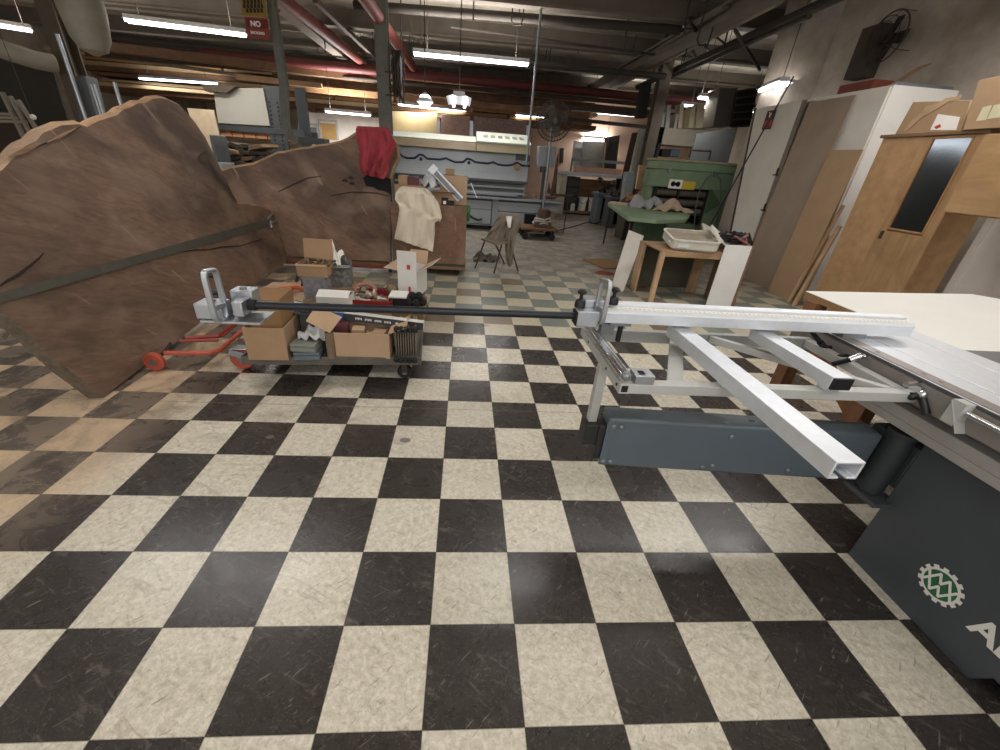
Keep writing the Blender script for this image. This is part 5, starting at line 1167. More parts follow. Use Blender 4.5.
q = aty(569, 211, WY+.1); b = B(); b.lathe([(.08, 0), (.08, .2), (.03, .28), (.025, .34)], (q.x+.08, WY-.13+.15, .13), 14); tag(b.done('bottle', M('cloudy bottle', '#bdbbb4', .4)), 'cloudy white bottle on the shelf left of the buckets', 'bottle')
# roller stand pole
q = aty(563, 235, 9.6); b = B(); b.cyl((q.x, 9.6, .0), (q.x, 9.6, .85), .014); b.cyl((q.x-.45, 9.6, .86), (q.x+.1, 9.6, .86), .03); b.cyl((q.x-.4, 9.6, 0), (q.x-.4, 9.6, .85), .014); tag(b.done('roller_stand', rust), 'thin rusty roller stand at the right end of the grey machine', 'stand')
# grey machine bases right of the bench
for k, (x0, y0, x1, y1, Y, lab, m) in enumerate(((600, 193, 613, 222, 12.0, 'blue-grey open steel pedestal right of the far workbench', M('blue grey pedestal', '#5b656c', .6, .1, .2)), (613, 197, 634, 228, 11.0, 'dark steel cabinet pedestal behind the green feed table', M('dark pedestal', '#3f4549', .6, .1, .2)))):
    A, C = aty(x0, y0, Y), aty(x1, y1, Y); o = thing('steel_pedestal', lab, 'pedestal', ((A.x+C.x)/2, Y+.3, 0), 'steel pedestals')
    b = B(); b.box(A.x-.05, Y, A.z-.08, C.x+.35, Y+.7, A.z); b.done('top_plate', m, o, .01)
    b = B(); b.box(A.x, Y+.03, 0, A.x+.14, Y+.65, A.z-.08); b.box(C.x+.12, Y+.03, 0, C.x+.28, Y+.65, A.z-.08); b.done('leg', m, o, .01)
    b = B(); b.box(A.x+.14, Y+.5, .05, C.x+.12, Y+.55, A.z-.08); b.done('back_panel', darker, o)
    b = B(); rnd = random.Random(k+40)
    for i in range(14):
        xx, yy, zz1 = A.x+rnd.uniform(.05, .5), Y+rnd.uniform(.1, .5), A.z+rnd.uniform(.04, .35 if k == 0 else .15)
        b.obox((xx, yy, zz1 if i > 6 else A.z+.05), (rnd.uniform(.1, .25), .12, .10), (rnd.random(), rnd.random(), rnd.random()))
    tag(b.done('machine_head', rust, None, .01), 'dark rusty machine head heaped on the blue-grey pedestal' if k == 0 else 'dark scrap parts heaped on the dark steel pedestal', 'machine part')
# cluttered stuff between bench and green machine
def slabpx(name, label, q, Y, th, mat, cat, group=None, bev=.004, ground=False):
    P_ = [aty(x, y, Y) for x, y in q]
    if ground:
        for p_ in sorted(P_, key=lambda v: v.z)[:2]: p_.z = 0
    b = B(); b.prism(P_, (0, th, 0)); return tag(b.done(name, mat, None, bev), label, cat, group)
slabpx('grey_cylinder', 'pale grey round canister standing left of the green machine', [(627, 172), (635, 172), (634, 196), (626, 195)], 10.5, .25, M('canister grey', '#8f9699', .5), 'canister', ground=True)
slabpx('timber_offcut', 'tan timber offcut standing against the left side of the green machine', [(640, 165), (647, 166), (643, 190), (636, 189)], 9.4, .1, pine, 'offcut')
rag('rust_scrap', 'heap of brown scrap wood on the floor left of the green machine', (aty(640, 195, 9.3).x, 9.3, .85), .7, .5, .35, 44, lumber, 'scrap')
p = aty(640, 200, 9.3); b = B(); b.box(p.x-.35, 9.05, 0, p.x+.3, 9.6, .85); tag(b.done('tool_chest', rust, None, .01), 'rusty brown tool chest under the scrap heap left of the green machine', 'chest')
# panels and doors behind
slabpx('white_sheet', 'pale grey-green sheet standing behind the green machine, left of the column', [(639, 129), (654, 128), (643, 166), (632, 167)], 12.5, .04, M('pale grey green sheet', '#a3a497', .7), 'sheet', ground=True)
slabpx('dark_post', 'dark slender timber left of the pale sheet at the back', [(633, 133), (638, 132), (628, 172), (621, 176)], 12.6, .1, M('dark timber', '#3f2c20', .8), 'timber', ground=True)
slabpx('dark_cabinet', 'tall dark cabinet behind the far workbench', [(609, 137), (620, 135), (616, 170), (606, 172)], 16.5, .6, dark, 'cabinet')
slabpx('grey_door', 'mid-grey tall door standing behind the far workbench', [(583, 141), (609, 142), (605, 172), (580, 170)], 17.0, .05, M('grey door', '#6f6a62', .6, 0, .2), 'door')
slabpx('pale_jamb', 'pale timber upright beside the grey door at the far bench', [(606, 142), (610, 142), (606, 174), (602, 174)], 16.8, .08, pine, 'timber')
slabpx('pale_sheet', 'pale blue-white panel standing left of the grey door at the far bench', [(574, 141), (584, 142), (581, 168), (571, 167)], 17.2, .05, M('pale panel', '#c0c2c0', .6), 'panel')
slabpx('dark_pad', 'narrow black box fixed to the pink wall left of the far bench', [(561, 148), (564, 148), (563, 163), (560, 163)], 18.88, .12, black, 'box')
pkw = struct(B().box(2.2, 19.0, 0, 9.8, 19.15, 4.4), 'wall_inner', M('pinkish lit wall', '#cdb09a', .9, 0, .2, 1.5))
rag('hung_coats', 'brown coats hanging in a bundle left of the far workbench', (aty(553, 180, 13.5).x, 13.5, 0), .35, .3, 1.85, 61, M('brown coats', '#5e4a3c', .9, 0, .35), 'coats')
b = B(); p = aty(548, 186, 12.5); b.box(p.x-.4, 12.4, .62, p.x+.35, 12.9, .68); b.box(p.x-.36, 12.45, 0, p.x-.30, 12.85, .62); b.box(p.x+.25, 12.45, 0, p.x+.31, 12.85, .62); tag(b.done('side_bench', M('reddish bench', '#9b7a6a', .8, 0, .3), None, .006), 'small pinkish bench left of the far workbench', 'bench')
# things behind the green machine
SYB = 11.5
sh = thing('storage_shelf', 'pale storage shelf with upright panels behind the green machine', 'shelf', (7, SYB, 0))
A, C = aty(662, 127, SYB), aty(712, 158, SYB)
b = B(); b.box(A.x, SYB, aty(680, 146, SYB).z, C.x, SYB+.6, A.z); b.done('cupboard', M('pale cupboard', '#a19a8a', .7, 0, .12), sh, .01)
b = B(); b.box(A.x, SYB, 0, A.x+.08, SYB+.6, A.z); b.box(C.x-.08, SYB, 0, C.x, SYB+.6, A.z); b.box(A.x, SYB+.1, aty(680, 160, SYB).z-.06, C.x, SYB+.6, aty(680, 160, SYB).z); b.done('frame', dark, sh)
for k, (x, y0, y1, w) in enumerate(((668, 105, 128, 4), (676, 114, 128, 3), (681, 104, 128, 4), (692, 106, 128, 5), (700, 104, 128, 7), (663, 112, 128, 3))):
    slabpx('upright_panel', ('pale panel offcut standing upright on the storage shelf, '+('leaning at its left end', 'short, second from left', 'narrow, third from left', 'broad, right of the dark gap', 'broadest, at its right end', 'at the column')[k]), [(x-w/2+1.5, y0), (x+w/2+1.5, y0), (x+w/2-1, y1), (x-w/2-1, y1)], SYB+.15, .3, M('pale yellow panel', '#cfc6a8', .7) if k in (2, 3, 4) else M('pale grey panel', '#b9b7ae', .7), 'panel', 'panels on the storage shelf')
for k, x in enumerate((665, 674)):
    A2, C2 = aty(x-2, 149, SYB+.1), aty(x+5, 157, SYB+.1); b = B(); b.box(A2.x, SYB+.12, C2.z-.0, C2.x, SYB+.4, A2.z); tag(b.done('tool_case', dark if k == 0 else M('blue case', '#56656f', .5), None, .01), 'dark tool case on the lower board of the storage shelf' if k == 0 else 'blue-grey tool case on the lower board of the storage shelf', 'case', 'cases on the storage shelf')
slabpx('steel_sheet', 'large grey steel panel behind the right of the green machine', [(697, 134), (738, 127), (731, 160), (688, 160)], 10.6, .05, M('grey steel panel', '#7a7d7e', .6, .1, .2, 2), 'panel', ground=True)
b = B(); f = [aty(x, y, 10.3) for x, y in ((689, 158), (691, 150), (711, 151), (709, 160))]; b.tube(f, .02, 6); tag(b.done('wire_frame', rust), 'thin dark wire frame standing on the green machine hood', 'frame')
slabpx('brown_duct_box', 'dusty brown duct box hung high beside the louvre', [(720, 88), (738, 88), (733, 126), (713, 127)], 9.6, .5, M('dusty brown duct', '#5e554a', .8, 0, .25), 'duct')
lv = thing('louvre', 'dark louvred vent panel high between duct box and white partition', 'vent', aty(742, 128, 9.3))
fq = [(738, 91), (758, 88), (750, 126), (732, 127)]
b = B(); b.prism([aty(x, y, 9.35) for x, y in fq], (0, .1, 0)); b.done('backing', darker, lv)
for k in range(6):
    t = k/5; A = aty(738+(732-738)*t, 91+36*t, 9.3); C = aty(758+(750-758)*t, 88+38*t, 9.3); b = B(); b.bar(A, C, .05, .03); b.done('slat', rust, lv)

# ---------------------------------------------------------------- back left: racks, sheets, stacks
def upright(name, label, x0, y0, x1, y1, Y, w, mat, cat='post', group=None):
    p, q = aty(x0, y0, Y), aty(x1, y1, Y); m = (p.x+q.x)/2
    b = B(); b.box(m-w/2, Y-w/2, 0, m+w/2, Y+w/2, max(p.z, q.z)); return tag(b.done(name, mat, None, .006), label, cat, group), m, max(p.z, q.z)
RY = 10.5
rk = thing('pallet_rack', 'blue-grey perforated steel pallet rack behind the long slab', 'rack', (-4, RY+.5, 0))
xs = []
for x0, y0, x1, y1 in ((268, 86, 281, 148), (299, 88, 304, 140)):
    p, q = aty(x0+4, y0, RY), aty(x1-2, y1, RY); m = (p.x+q.x)/2; w = .40 if x0 < 280 else .24; xs.append(m)
    b = B(); b.box(m-w/2, RY, 0, m+w/2, RY+.08, p.z)
    b.done('upright', rack_blue if x0 < 280 else M('dark rack steel', '#33383d', .6, .2, .2), rk, .004)
    b = B()
    if x0 < 280:
        for k in range(18):
            for s in (-.09, .09): b.lathe([(.022, 0), (.022, -.003)], (m+s, RY-.0, .9+k*.085), 8, 'y')
        b.done('hole_row', darker, rk)
bz = aty(245, 126, RY).z
b = B(); b.box(xs[0]-1.6, RY-.02, bz-.12, xs[1], RY+.06, bz+.0); b.box(xs[0]-1.6, RY+.9, bz-.12, xs[1], RY+.98, bz); b.done('beam', M('rack beam', '#44494e', .55, .2, .2), rk, .004)
b = B(); b.box(xs[0]-1.55, RY+.1, bz-.28, xs[1]-.1, RY+.9, bz-.24); b.done('shelf_board', lumber, rk)
slabpx('grey_sheet', 'weathered grey-white sheet standing on the pallet rack beam', [(213, 88), (263, 88), (270, 126), (218, 123)], RY-.05, .04, M('weathered white sheet', '#b3b0a4', .7, 0, .12, 2), 'sheet')
b = B(); p = aty(228, 153, RY-.08); 
slabpx('stacked_planks', 'short weathered planks lying over the top of the grey-white sheet', [(200, 84), (236, 86), (226, 93), (205, 91)], RY-.2, .3, M('weathered planks', '#5d5145', .85, 0, .3), 'planks')
# lumber stacks on the rack: individual boards
rnd = random.Random(12)
z0 = aty(250, 147, RY).z
for k in range(9):
    x = xs[0]-1.35+(k % 5)*.27; row = k//5; zz2 = bz-.24+row*.10
    b = B(); b.box(x, RY+.05, zz2, x+.25, RY+.85+rnd.uniform(-.1, .1), zz2+.09); tag(b.done('plank_end', M('pinkish plank', '#c08a66', .8, 0, .2, 6), None, .006), 'pinkish plank in the stack on the pallet rack shelf', 'plank', 'planks on the pallet rack')
p0 = aty(238, 163, 9.0)
for k in range(16):
    col = k % 4; row = k//4; pz = aty(240, 163-row*6, 9.0).z-.06
    x = aty(219+col*11+(row % 2)*4, 150, 9.0).x; a = rnd.uniform(-.25, .25)
    b = B(Matrix.Translation((x, 9.0+rnd.uniform(-.05, .1), pz)) @ Matrix.Rotation(a, 4, 'Y') @ Matrix.Rotation(rnd.uniform(-.3, .3), 4, 'Z'))
    b.prism([(-.17, 0, 0), (.17, 0, .02), (.14, 0, .08), (-.12, 0, .085)], (0, .7, 0)); tag(b.done('rough_offcut', M('grey weathered bark', '#51493f', .9, 0, .35, 7) if k % 3 else M('tan rough end', '#9c8163', .9, 0, .3), None, .004), 'rough weathered timber offcut in the heap above the long slab', 'offcut', 'rough offcuts heaped behind the slab')
b = B(); A, C = aty(215, 166, 8.9), aty(275, 160, 8.9); b.box(A.x, 8.9, 0, C.x, 9.8, A.z-.06); tag(b.done('timber_crate', lumber_d, None, .01), 'dark timber crate under the heap of rough offcuts behind the long slab', 'crate')
slabpx('cream_board', 'cream board standing behind the small grey machine at the left', [(187, 108), (213, 110), (222, 140), (205, 140)], 9.9, .05, M('cream board', '#cdb99b', .7), 'board', ground=True)
A, C = aty(203, 134, 8.4), aty(226, 184, 8.4)
ms = thing('small_machine', 'small machine with grey hood over white body between the two slabs', 'machine', ((A.x+C.x)/2, 8.7, 0))
zmid = aty(215, 162, 8.4).z
b = B(); b.box(A.x+.1, 8.4, zmid, C.x-.05, 8.9, A.z); b.done('hood', M('machine hood grey', '#6d7478', .5, 0, .15, 10), ms, .02)
b = B(); b.box(A.x+.05, 8.38, .0, C.x, 8.9, zmid-.01); b.done('body', M('machine white', '#bcc0be', .5, 0, .1), ms, .01)
b = B(); b.tube([(A.x+.15, 8.37, zmid-.08), (A.x+.18, 8.33, zmid-.15), (A.x+.26, 8.37, zmid-.17)], .018, 6); b.done('handle', dark, ms)
# grey-green post with hooked foot
p, q = aty(268, -20, 7.5), aty(291, 128, 7.5); r = aty(297, 138, 7.5); s_ = aty(306, 140, 7.5)
mx = p.x
b = B(); b.tube([(mx, 7.5, CZ), (mx+.02, 7.5, 2.4), aty(285, 120, 7.5), aty(286.5, 129, 7.5), aty(290, 135.5, 7.5), aty(296, 139, 7.5), aty(308, 140.5, 7.5)], .085, 4, sq=True); tag(b.done('hooked_post', post_green), 'grey-green square drop post with its foot hooked to the right above the long slab', 'post')
b = B(); b.box(r.x+.05, 7.4, s_.z-.06, s_.x+.35, 7.7, s_.z+.04); tag(b.done('grey_block', grey_d, None, .01), 'dark grey block at the foot of the hooked post', 'block')
# sign boards hung by the post
SGY = 7.35
A, C = aty(242, 0, SGY), aty(267, 17, SGY)
ns = thing('hanging_sign', 'yellow sign over red no smoking sign on the hooked post', 'sign', (A.x, SGY, C.z))
q = [(240, -6), (265, -6), (267, 17.5), (241.5, 15.5)]; b = B(); b.prism([aty(x, y, SGY) for x, y in q], (0, .01, 0)); ys = b.done('yellow_board', M('dark yellow board', '#94792f', .7, 0, .2), ns)
q = [(244, 16.5), (267.5, 18.5), (269.5, 40), (248, 37)]; b = B(); b.prism([aty(x, y, SGY-.005) for x, y in q], (0, .01, 0)); rs = b.done('red_board', M('dull red board', '#8e3a2e', .7, 0, .2), ns)
q = [(246, 18), (267, 20), (268, 29), (247.5, 27)]; b = B(); b.prism([aty(x, y, SGY-.007) for x, y in q], (0, .002, 0)); b.done('dark_band', M('dark red band', '#6d1f1c', .7), rs)
cN = aty(255.5, 24, SGY-.012); G = face_frame(cN, aty(262, 24.6, SGY)-aty(250, 23.4, SGY), (0, 0, 1)); hN = (aty(256, 19, SGY)-aty(256, 28, SGY)).length
text('sign_text', 'NO', white_p, rs, G, hN*.85, .001, .004)
cS = aty(257.5, 33, SGY-.012); G = face_frame(cS, aty(262, 24.6, SGY)-aty(250, 23.4, SGY), (0, 0, 1)); text('sign_text', 'SMOKING', white_p, rs, G, hN*.42, .001, .002)
b = B()
for k, (y, x0, x1) in enumerate(((1.5, 243, 262), (6, 243, 263), (10.5, 246, 263))):
    x = x0
    while x < x1: b.bar(aty(x, y, SGY-.003), aty(min(x+2.6, x1), y+.2, SGY-.003), .002, .05); x += 3.6
b.done('sign_lettering', dark, ys)
# main columns
def column(name, label, px, py, Y, w, mat, z1=CZ):
    p = aty(px, py, Y); b = B(); b.box(p.x-w/2, Y-w*.5, 0, p.x+w/2, Y-w*.5+.02, z1); b.box(p.x-w/2, Y+w*.5-.02, 0, p.x+w/2, Y+w*.5, z1); b.box(p.x-.02, Y-w*.5+.02, 0, p.x+.02, Y+w*.5-.02, z1)
    o = b.done(name, mat, None, .002); o['kind'] = 'structure'; return tag(o, label, 'column'), p
_, pc1 = column('steel_column', 'grey-green steel column rising behind the red cloth', 384, 80, 9.0, .24, post_green)
A, C = aty(386, 50, 8.95), aty(402, 98, 8.95)
pb_ = thing('switch_box', 'dark electrical switch boxes with cables fixed on the column behind the red cloth', 'electrical box', (A.x+.2, 9, C.z))
b = B(); b.box(A.x+.12, 8.85, C.z, C.x+.0, 9.1, A.z); b.done('enclosure', dark, pb_, .01)
b = B(); rnd = random.Random(3)
for k in range(6): x = A.x+.1+rnd.random()*.3; b.tube([(x, 8.84, A.z), (x+rnd.uniform(-.1, .1), 8.8, (A.z+C.z)/2+rnd.uniform(-.2, .2)), (x+rnd.uniform(-.15, .1), 8.83, C.z-.1)], .012, 6)
b.box(A.x-.02, 8.8, C.z+.0, C.x, 8.82, C.z+.03); b.box(A.x-.02, 8.8, (A.z+C.z)/2, C.x, 8.82, (A.z+C.z)/2+.03); b.done('cables', rust, pb_)
_, pc2 = column('steel_column', 'brownish steel column left of the storage shelf at the back right', 659, 100, 11.0, .26, M('brown column', '#5f5547', .7, .1, .25))
_, pc3 = column('steel_column', 'brown steel column at the far left before the dark wall', 72, 70, 8.0, .26, M('brown column', '#5f5547'))
slabpx('ladder_panel', 'dark narrow hung ladder rack left of the brown column at the back', [(643, 82), (652, 82), (646, 118), (637, 118)], 11.2, .2, dark, 'rack')
# lumber racks along the back
LY = 16.0
lr = thing('lumber_rack', 'long overhead lumber rack across the back of the shop', 'rack', (-3, LY+.6, 0))
zr = [aty(340, y, LY).z for y in (102, 96, 90)]
for px in (313, 437, 471, 528):
    m = aty(px, 110, LY).x; b = B(); b.box(m-.10, LY, 0, m+.10, LY+.12, zr[0]+1.0); b.done('post', galv if px > 400 else lumber_d, lr, .006)
b = B(); x0, x1 = aty(150, 80, LY).x-2, aty(600, 100, LY).x
for z in (zr[0]-.1, zr[0]+.45): b.box(x0, LY-.1, z-.14, x1, LY+1.2, z)
b.done('shelf_beam', lumber_d, lr, .01)
rnd = random.Random(6); n_ = 0
for row in range(6):
    z = zr[0]-.1+(row % 3)*.14+(row//3)*.55; x = x0+rnd.uniform(0, .6)
    while x < x1-1:
        L = rnd.uniform(2.6, 4.8); L = min(L, x1-x); h = rnd.uniform(.07, .13); d = rnd.uniform(.15, .4)
        o = B(); o.box(x, LY-.15+rnd.uniform(-.12, .12), z, x+L-.05, LY+.9, z+h)
        mt_ = [lumber, lumber_d, M('orange brown board', '#9b7048', .8, 0, .3, 4), M('pale board stock', '#b39a76', .8, 0, .2, 4)][rnd.randrange(4)]
        tag(o.done('long_board', mt_, None, .005), 'long board lying on the overhead lumber rack at the back', 'board', 'boards on the overhead lumber rack'); x += L
for (q, lab, m) in (([(392, 111), (437, 113), (437, 135), (395, 134)], 'cream-yellow sheet standing under the overhead rack left of the silver post', M('cream yellow sheet', '#d3bd8c', .7, 0, .1)),
                    ([(441, 114), (470, 116), (470, 136), (441, 134)], 'pinkish foil sheet standing between two silver posts under the rack', M('pink foil', '#b08f80', .5, .1, .4, 14)),
                    ([(474, 116), (527, 121), (527, 142), (474, 138)], 'wide mottled pink-brown sheet standing right of the silver posts', M('pink brown foil', '#957a70', .5, .1, .4, 10))):
    slabpx('standing_sheet', lab, q, LY-.3, .06, m, 'sheet', 'sheets standing under the overhead rack', ground=True)
# white office front at the back left
OY = 15.0
of = thing('white_partition', 'white painted partition front with small yellowish panel behind the long slab', 'partition', (-5, OY, 0))
A, C = aty(306, 112, OY), aty(381, 150, OY)
b = B(); b.box(A.x, OY, 0, aty(381, 120, OY).x, OY+.1, A.z); b.done('wall_sheet', M('stained white sheet', '#f2efe8', .6, 0, .2, 3), of)
for x0, y0, x1, y1 in ((320, 121, 337, 140), (306, 125, 318, 142)):
    P_, Q_ = aty(x0, y0, OY-.03), aty(x1, y1, OY-.03); b = B()
    for s in ((P_.x-.06, Q_.z, P_.x, P_.z), (Q_.x, Q_.z, Q_.x+.06, P_.z), (P_.x-.06, P_.z, Q_.x+.06, P_.z+.06)): b.box(s[0], OY-.05, s[1], s[2], OY, s[3])
    b.done('panel_frame', M('pale frame', '#c4c6c6', .5), of, .008)
    b = B(); b.box(P_.x, OY-.02, Q_.z, Q_.x, OY, P_.z-.05); b.done('panel', M('yellowish panel', '#cda86a', .7) if x0 == 320 else grey_m, of)
slabpx('shouldered_panel', 'pale grey round-shouldered panel left of the white partition', [(298, 112), (306, 109), (308, 118), (303, 128), (298, 130)], 14.9, .1, M('pale arch', '#b4b4b2', .5), 'panel')
# left side: dark curtain wall, frames, duct, conduits
slabpx('dark_partition', 'large dark grey partition sheet at the far left', [(-30, 50), (52, 68), (70, 128), (-30, 150)], 8.6, .05, M('dark partition', '#37352f', .8, 0, .25, 2), 'partition')
slabpx('grey_cabinet', 'small grey electrical cabinet on the brown column above the big slab', [(70, 76), (85, 76), (98, 122), (80, 122)], 7.8, .25, M('grey cabinet', '#5c6062', .6, .1, .15), 'cabinet')
for k, (x0, y0, x1, y1, lab) in enumerate(((91, 84, 101, 118, 'bright conduit beside the grey electrical cabinet, left one'), (94, 84, 104, 116, 'bright conduit beside the grey electrical cabinet, right one'), (114, 82, 121, 108, 'single bright steel conduit above the middle of the big slab'), (57, 34, 72, 74, 'bright thin conduit on the brown column at the far left'))):
    p, q = aty(x0, y0, 7.7), aty(x1, y1, 7.7); b = B(); b.cyl(p, (p.x, 7.7, 0), .03 if k > 1 else .02); tag(b.done('conduit', galv), lab, 'conduit', 'conduits at the left')
b = B(); q = aty(95, 52, 6.8); b.lathe([(.03, 0), (.16, .06), (.23, .2), (.27, .5), (.28, CZ-q.z+.06)], (q.x, 6.8, q.z-.05), 28); b.mi = 0; tag(b.done('cyclone_duct', duct_m), 'large dusty grey cone-bottomed duct hanging at the upper left', 'duct')
b = B(); b.tube([aty(-20, 42, 7.2), aty(10, 52, 7.3), aty(35, 60, 7.5), aty(55, 64, 7.7)], .13, 14); tag(b.done('flexible_duct', duct_m), 'horizontal dusty round duct at the upper left edge', 'duct')
for k in range(3):
    q0, q1 = aty(2+k*8, 92+k*4, 7.2), aty(24+k*9, 138, 7.2); b = B(); b.bar(q0, q1, .05, .05, (0, 1, 0)); b.bar(q0+V((0, 0, -.3)), q0+V((-.5, 0, -.32)), .04, .04, (0, 1, 0)); tag(b.done('white_frame_bar', M('off white bar', '#8f887c', .7), None, .004), ('leaning off-white bar at the far left edge, '+('outermost', 'middle', 'innermost')[k]), 'bar', 'bars at the far left')
b = B(); q = aty(33, 117, 7.0); b.cyl((q.x-.0, 7.0, q.z), (q.x-.02, 7.0, CZ), .004, n=6); b.mi = 1; b.ball(q, .04); tag(b.done('pull_cord', [rust, white_p]), 'pull cord with small white ball before the dark partition', 'cord')
b = B(); q0, q1 = aty(5, 105, 8.3), aty(24, 140, 8.3); b.box(q0.x-.6, 8.3, 0, q1.x, 8.5, q0.z-.1); tag(b.done('scrap_bin', M('brown bin', '#463b31', .8, 0, .4, 6), None, .01), 'dark brown bin behind the left end of the big slab', 'bin')
# ---------------------------------------------------------------- ceiling beams, pipes
def beam_x(name, label, pxa, pya, pxb, pyb, z, w, h, mat, round_=False, cat='pipe', group=None, ext=0, kind=None):
    p, q = atz(pxa, pya, z), atz(pxb, pyb, z); d = (q-p).normalized(); p = p-d*ext; q = q+d*ext
    b = B()
    if round_: b.cyl(p, q, w/2, n=12)
    else: b.bar(p, q, w, h)
    return tag(b.done(name, mat, None, 0 if round_ else .005), label, cat, group, kind)
bm1 = M('ceiling beam paint', '#6b6156', .8, 0, .25, 3); bm2 = M('dark ceiling steel', '#3d352e', .8, .1, .3, 4)
for k, y in enumerate((3.5, 6.2, 8.9, 11.6, 14.3, 17.0)):
    b = B(); b.box(-13.9, y-.12, CZ-.35, RX if y < 7 else 9.8, y+.12, CZ-.31); b.box(-13.9, y-.03, CZ-.31, RX if y < 7 else 9.8, y+.03, CZ); struct(b, 'ceiling_beam', bm1)
for k, x in enumerate((4.35, -3.6)):
    b = B(); b.box(x-.14, -4, CZ-.62, x+.14, 20, CZ-.57); b.box(x-.03, -4, CZ-.57, x+.03, 20, CZ-.36); b.box(x-.14, -4, CZ-.40, x+.14, 20, CZ-.36); struct(b, 'ceiling_girder', bm1)
beam_x('ceiling_pipe', 'dark fat pipe crossing the ceiling above the centre light', 395, 8, 640, 27, 4.0, .16, .16, bm2, True, group='ceiling pipes', ext=.8)
beam_x('ceiling_pipe', 'thin dark pipe with bent left end above the centre light', 451, 27, 664, 56, 3.9, .05, .05, bm2, True, group='ceiling pipes')
beam_x('ceiling_pipe', 'dark pipe running right from the end of the centre light', 520, 62, 650, 75, 3.55, .12, .12, bm2, True, group='ceiling pipes', ext=.4)
beam_x('sprinkler_main', 'dark red sprinkler main crossing the ceiling behind the centre light', 300, 63, 710, 104, 3.55, .24, .24, maroon, True, ext=2.5)
beam_x('ceiling_pipe', 'long brown pipe crossing behind the red sprinkler main', 200, 64, 640, 104, 3.35, .12, .12, rust, True, group='ceiling pipes', ext=3)
beam_x('ceiling_pipe', 'dark long pipe across the ceiling left of the hooked post', 130, 40, 390, 66, 3.75, .16, .16, bm2, True, group='ceiling pipes', ext=1.5)
beam_x('ceiling_pipe', 'pale long pipe crossing over the left lights', 60, 50, 320, 86, 3.35, .10, .10, M('pale dusty pipe', '#8d8270', .7, 0, .2), True, group='ceiling pipes', ext=.3)
beam_x('timber_beam', 'pale timber beam above the pallet rack', 236, 77, 322, 86, 3.0, .14, .12, pine_x, cat='beam')
beam_x('timber_beam', 'brown timber joist at the left above the big slab', 150, 52, 300, 70, 3.4, .2, .2, lumber_d, cat='beam', ext=2)
beam_x('timber_beam', 'brown timber joist across the middle behind the sprinkler main', 310, 80, 630, 112, 3.25, .25, .22, lumber_d, cat='beam', ext=1)
beam_x('timber_beam', 'tan timber joist above the lumber rack', 320, 90, 560, 113, 3.0, .2, .16, lumber, cat='beam', ext=1)
beam_x('red_pipe', 'dusty red pipe running back from the top left of the hooked post', 280, -3, 379, 75, 3.75, .22, .22, red_pipe_m, True, group='red pipes', ext=.3)
beam_x('red_pipe', 'dusty red pipe with flange running back above the column behind the red cloth', 362, -6, 418, 74, 3.7, .22, .22, red_pipe_m, True, group='red pipes', ext=.1)
beam_x('timber_beam', 'slanting pale strut beside the red pipe', 315, 0, 380, 62, 3.95, .10, .08, bm1, cat='beam')
for k, (x0, y0, x1, y1, z, w, m, lab) in enumerate(((603, 92, 770, 2, 3.9, .20, M('pale dusty pipe', '#8d8270'), 'fat pale dusty pipe running back along the ceiling at the right'), (640, 86, 840, -4, 3.75, .14, bm2, 'dark pipe running back along the ceiling at the right, outermost'), (660, 82, 800, 20, 3.6, .08, rust, 'thin rusty pipe running back below the pale one at the right'), (612, 78, 720, 10, 4.0, .12, bm1, 'mid-brown pipe running back along the ceiling, innermost at the right'))):
    beam_x('ceiling_pipe', lab, x0, y0, x1, y1, z, w, w, m, True, group='ceiling pipes', ext=.2)
rnd = random.Random(5)
for k in range(34):                                      # hanger rods and drops under the deck
    x, y = rnd.uniform(-4.5, 5.3), rnd.uniform(7.5, 13); h = rnd.uniform(.3, .9)
    b = B(); b.cyl((x, y, CZ-h), (x, y, CZ), .014, n=6)
    if k % 3 == 0: b.tube([(x, y, CZ-h), (x+.05, y, CZ-h-.06), (x+.20, y, CZ-h-.05), (x+.22, y, CZ-h+.2)], .012, 6)
    tag(b.done('hanger_rod', bm2), 'thin dark hanger rod under the ceiling', 'rod', 'hanger rods')
for k, (x0, y0, x1, y1, z) in enumerate(((660, 20, 700, 62, 4.1), (690, 18, 735, 52, 4.1), (640, 60, 700, 20, 4.2), (715, 60, 690, 22, 3.9), (735, 30, 760, 70, 3.6))):
    beam_x('cross_brace', 'thin dark cross brace under the ceiling at the right', x0, y0, x1, y1, z, .04, .05, bm2, group='cross braces', cat='brace')
b = B(); p = aty(537, 52, 8.9); b.cyl((p.x, 8.9, 1.45), (p.x, 8.9, CZ), .025); tag(b.done('drop_conduit', steel), 'thin steel conduit dropping from the ceiling to the grey machine', 'conduit')
beam_x('ceiling_pipe', 'brown truss rail above the far bench, upper', 575, 108, 660, 114, 3.0, .1, .1, rust, False, group='ceiling pipes', ext=.5)
beam_x('ceiling_pipe', 'brown truss rail above the far bench, lower', 560, 118, 655, 128, 2.8, .1, .1, rust, False, group='ceiling pipes', ext=.5)

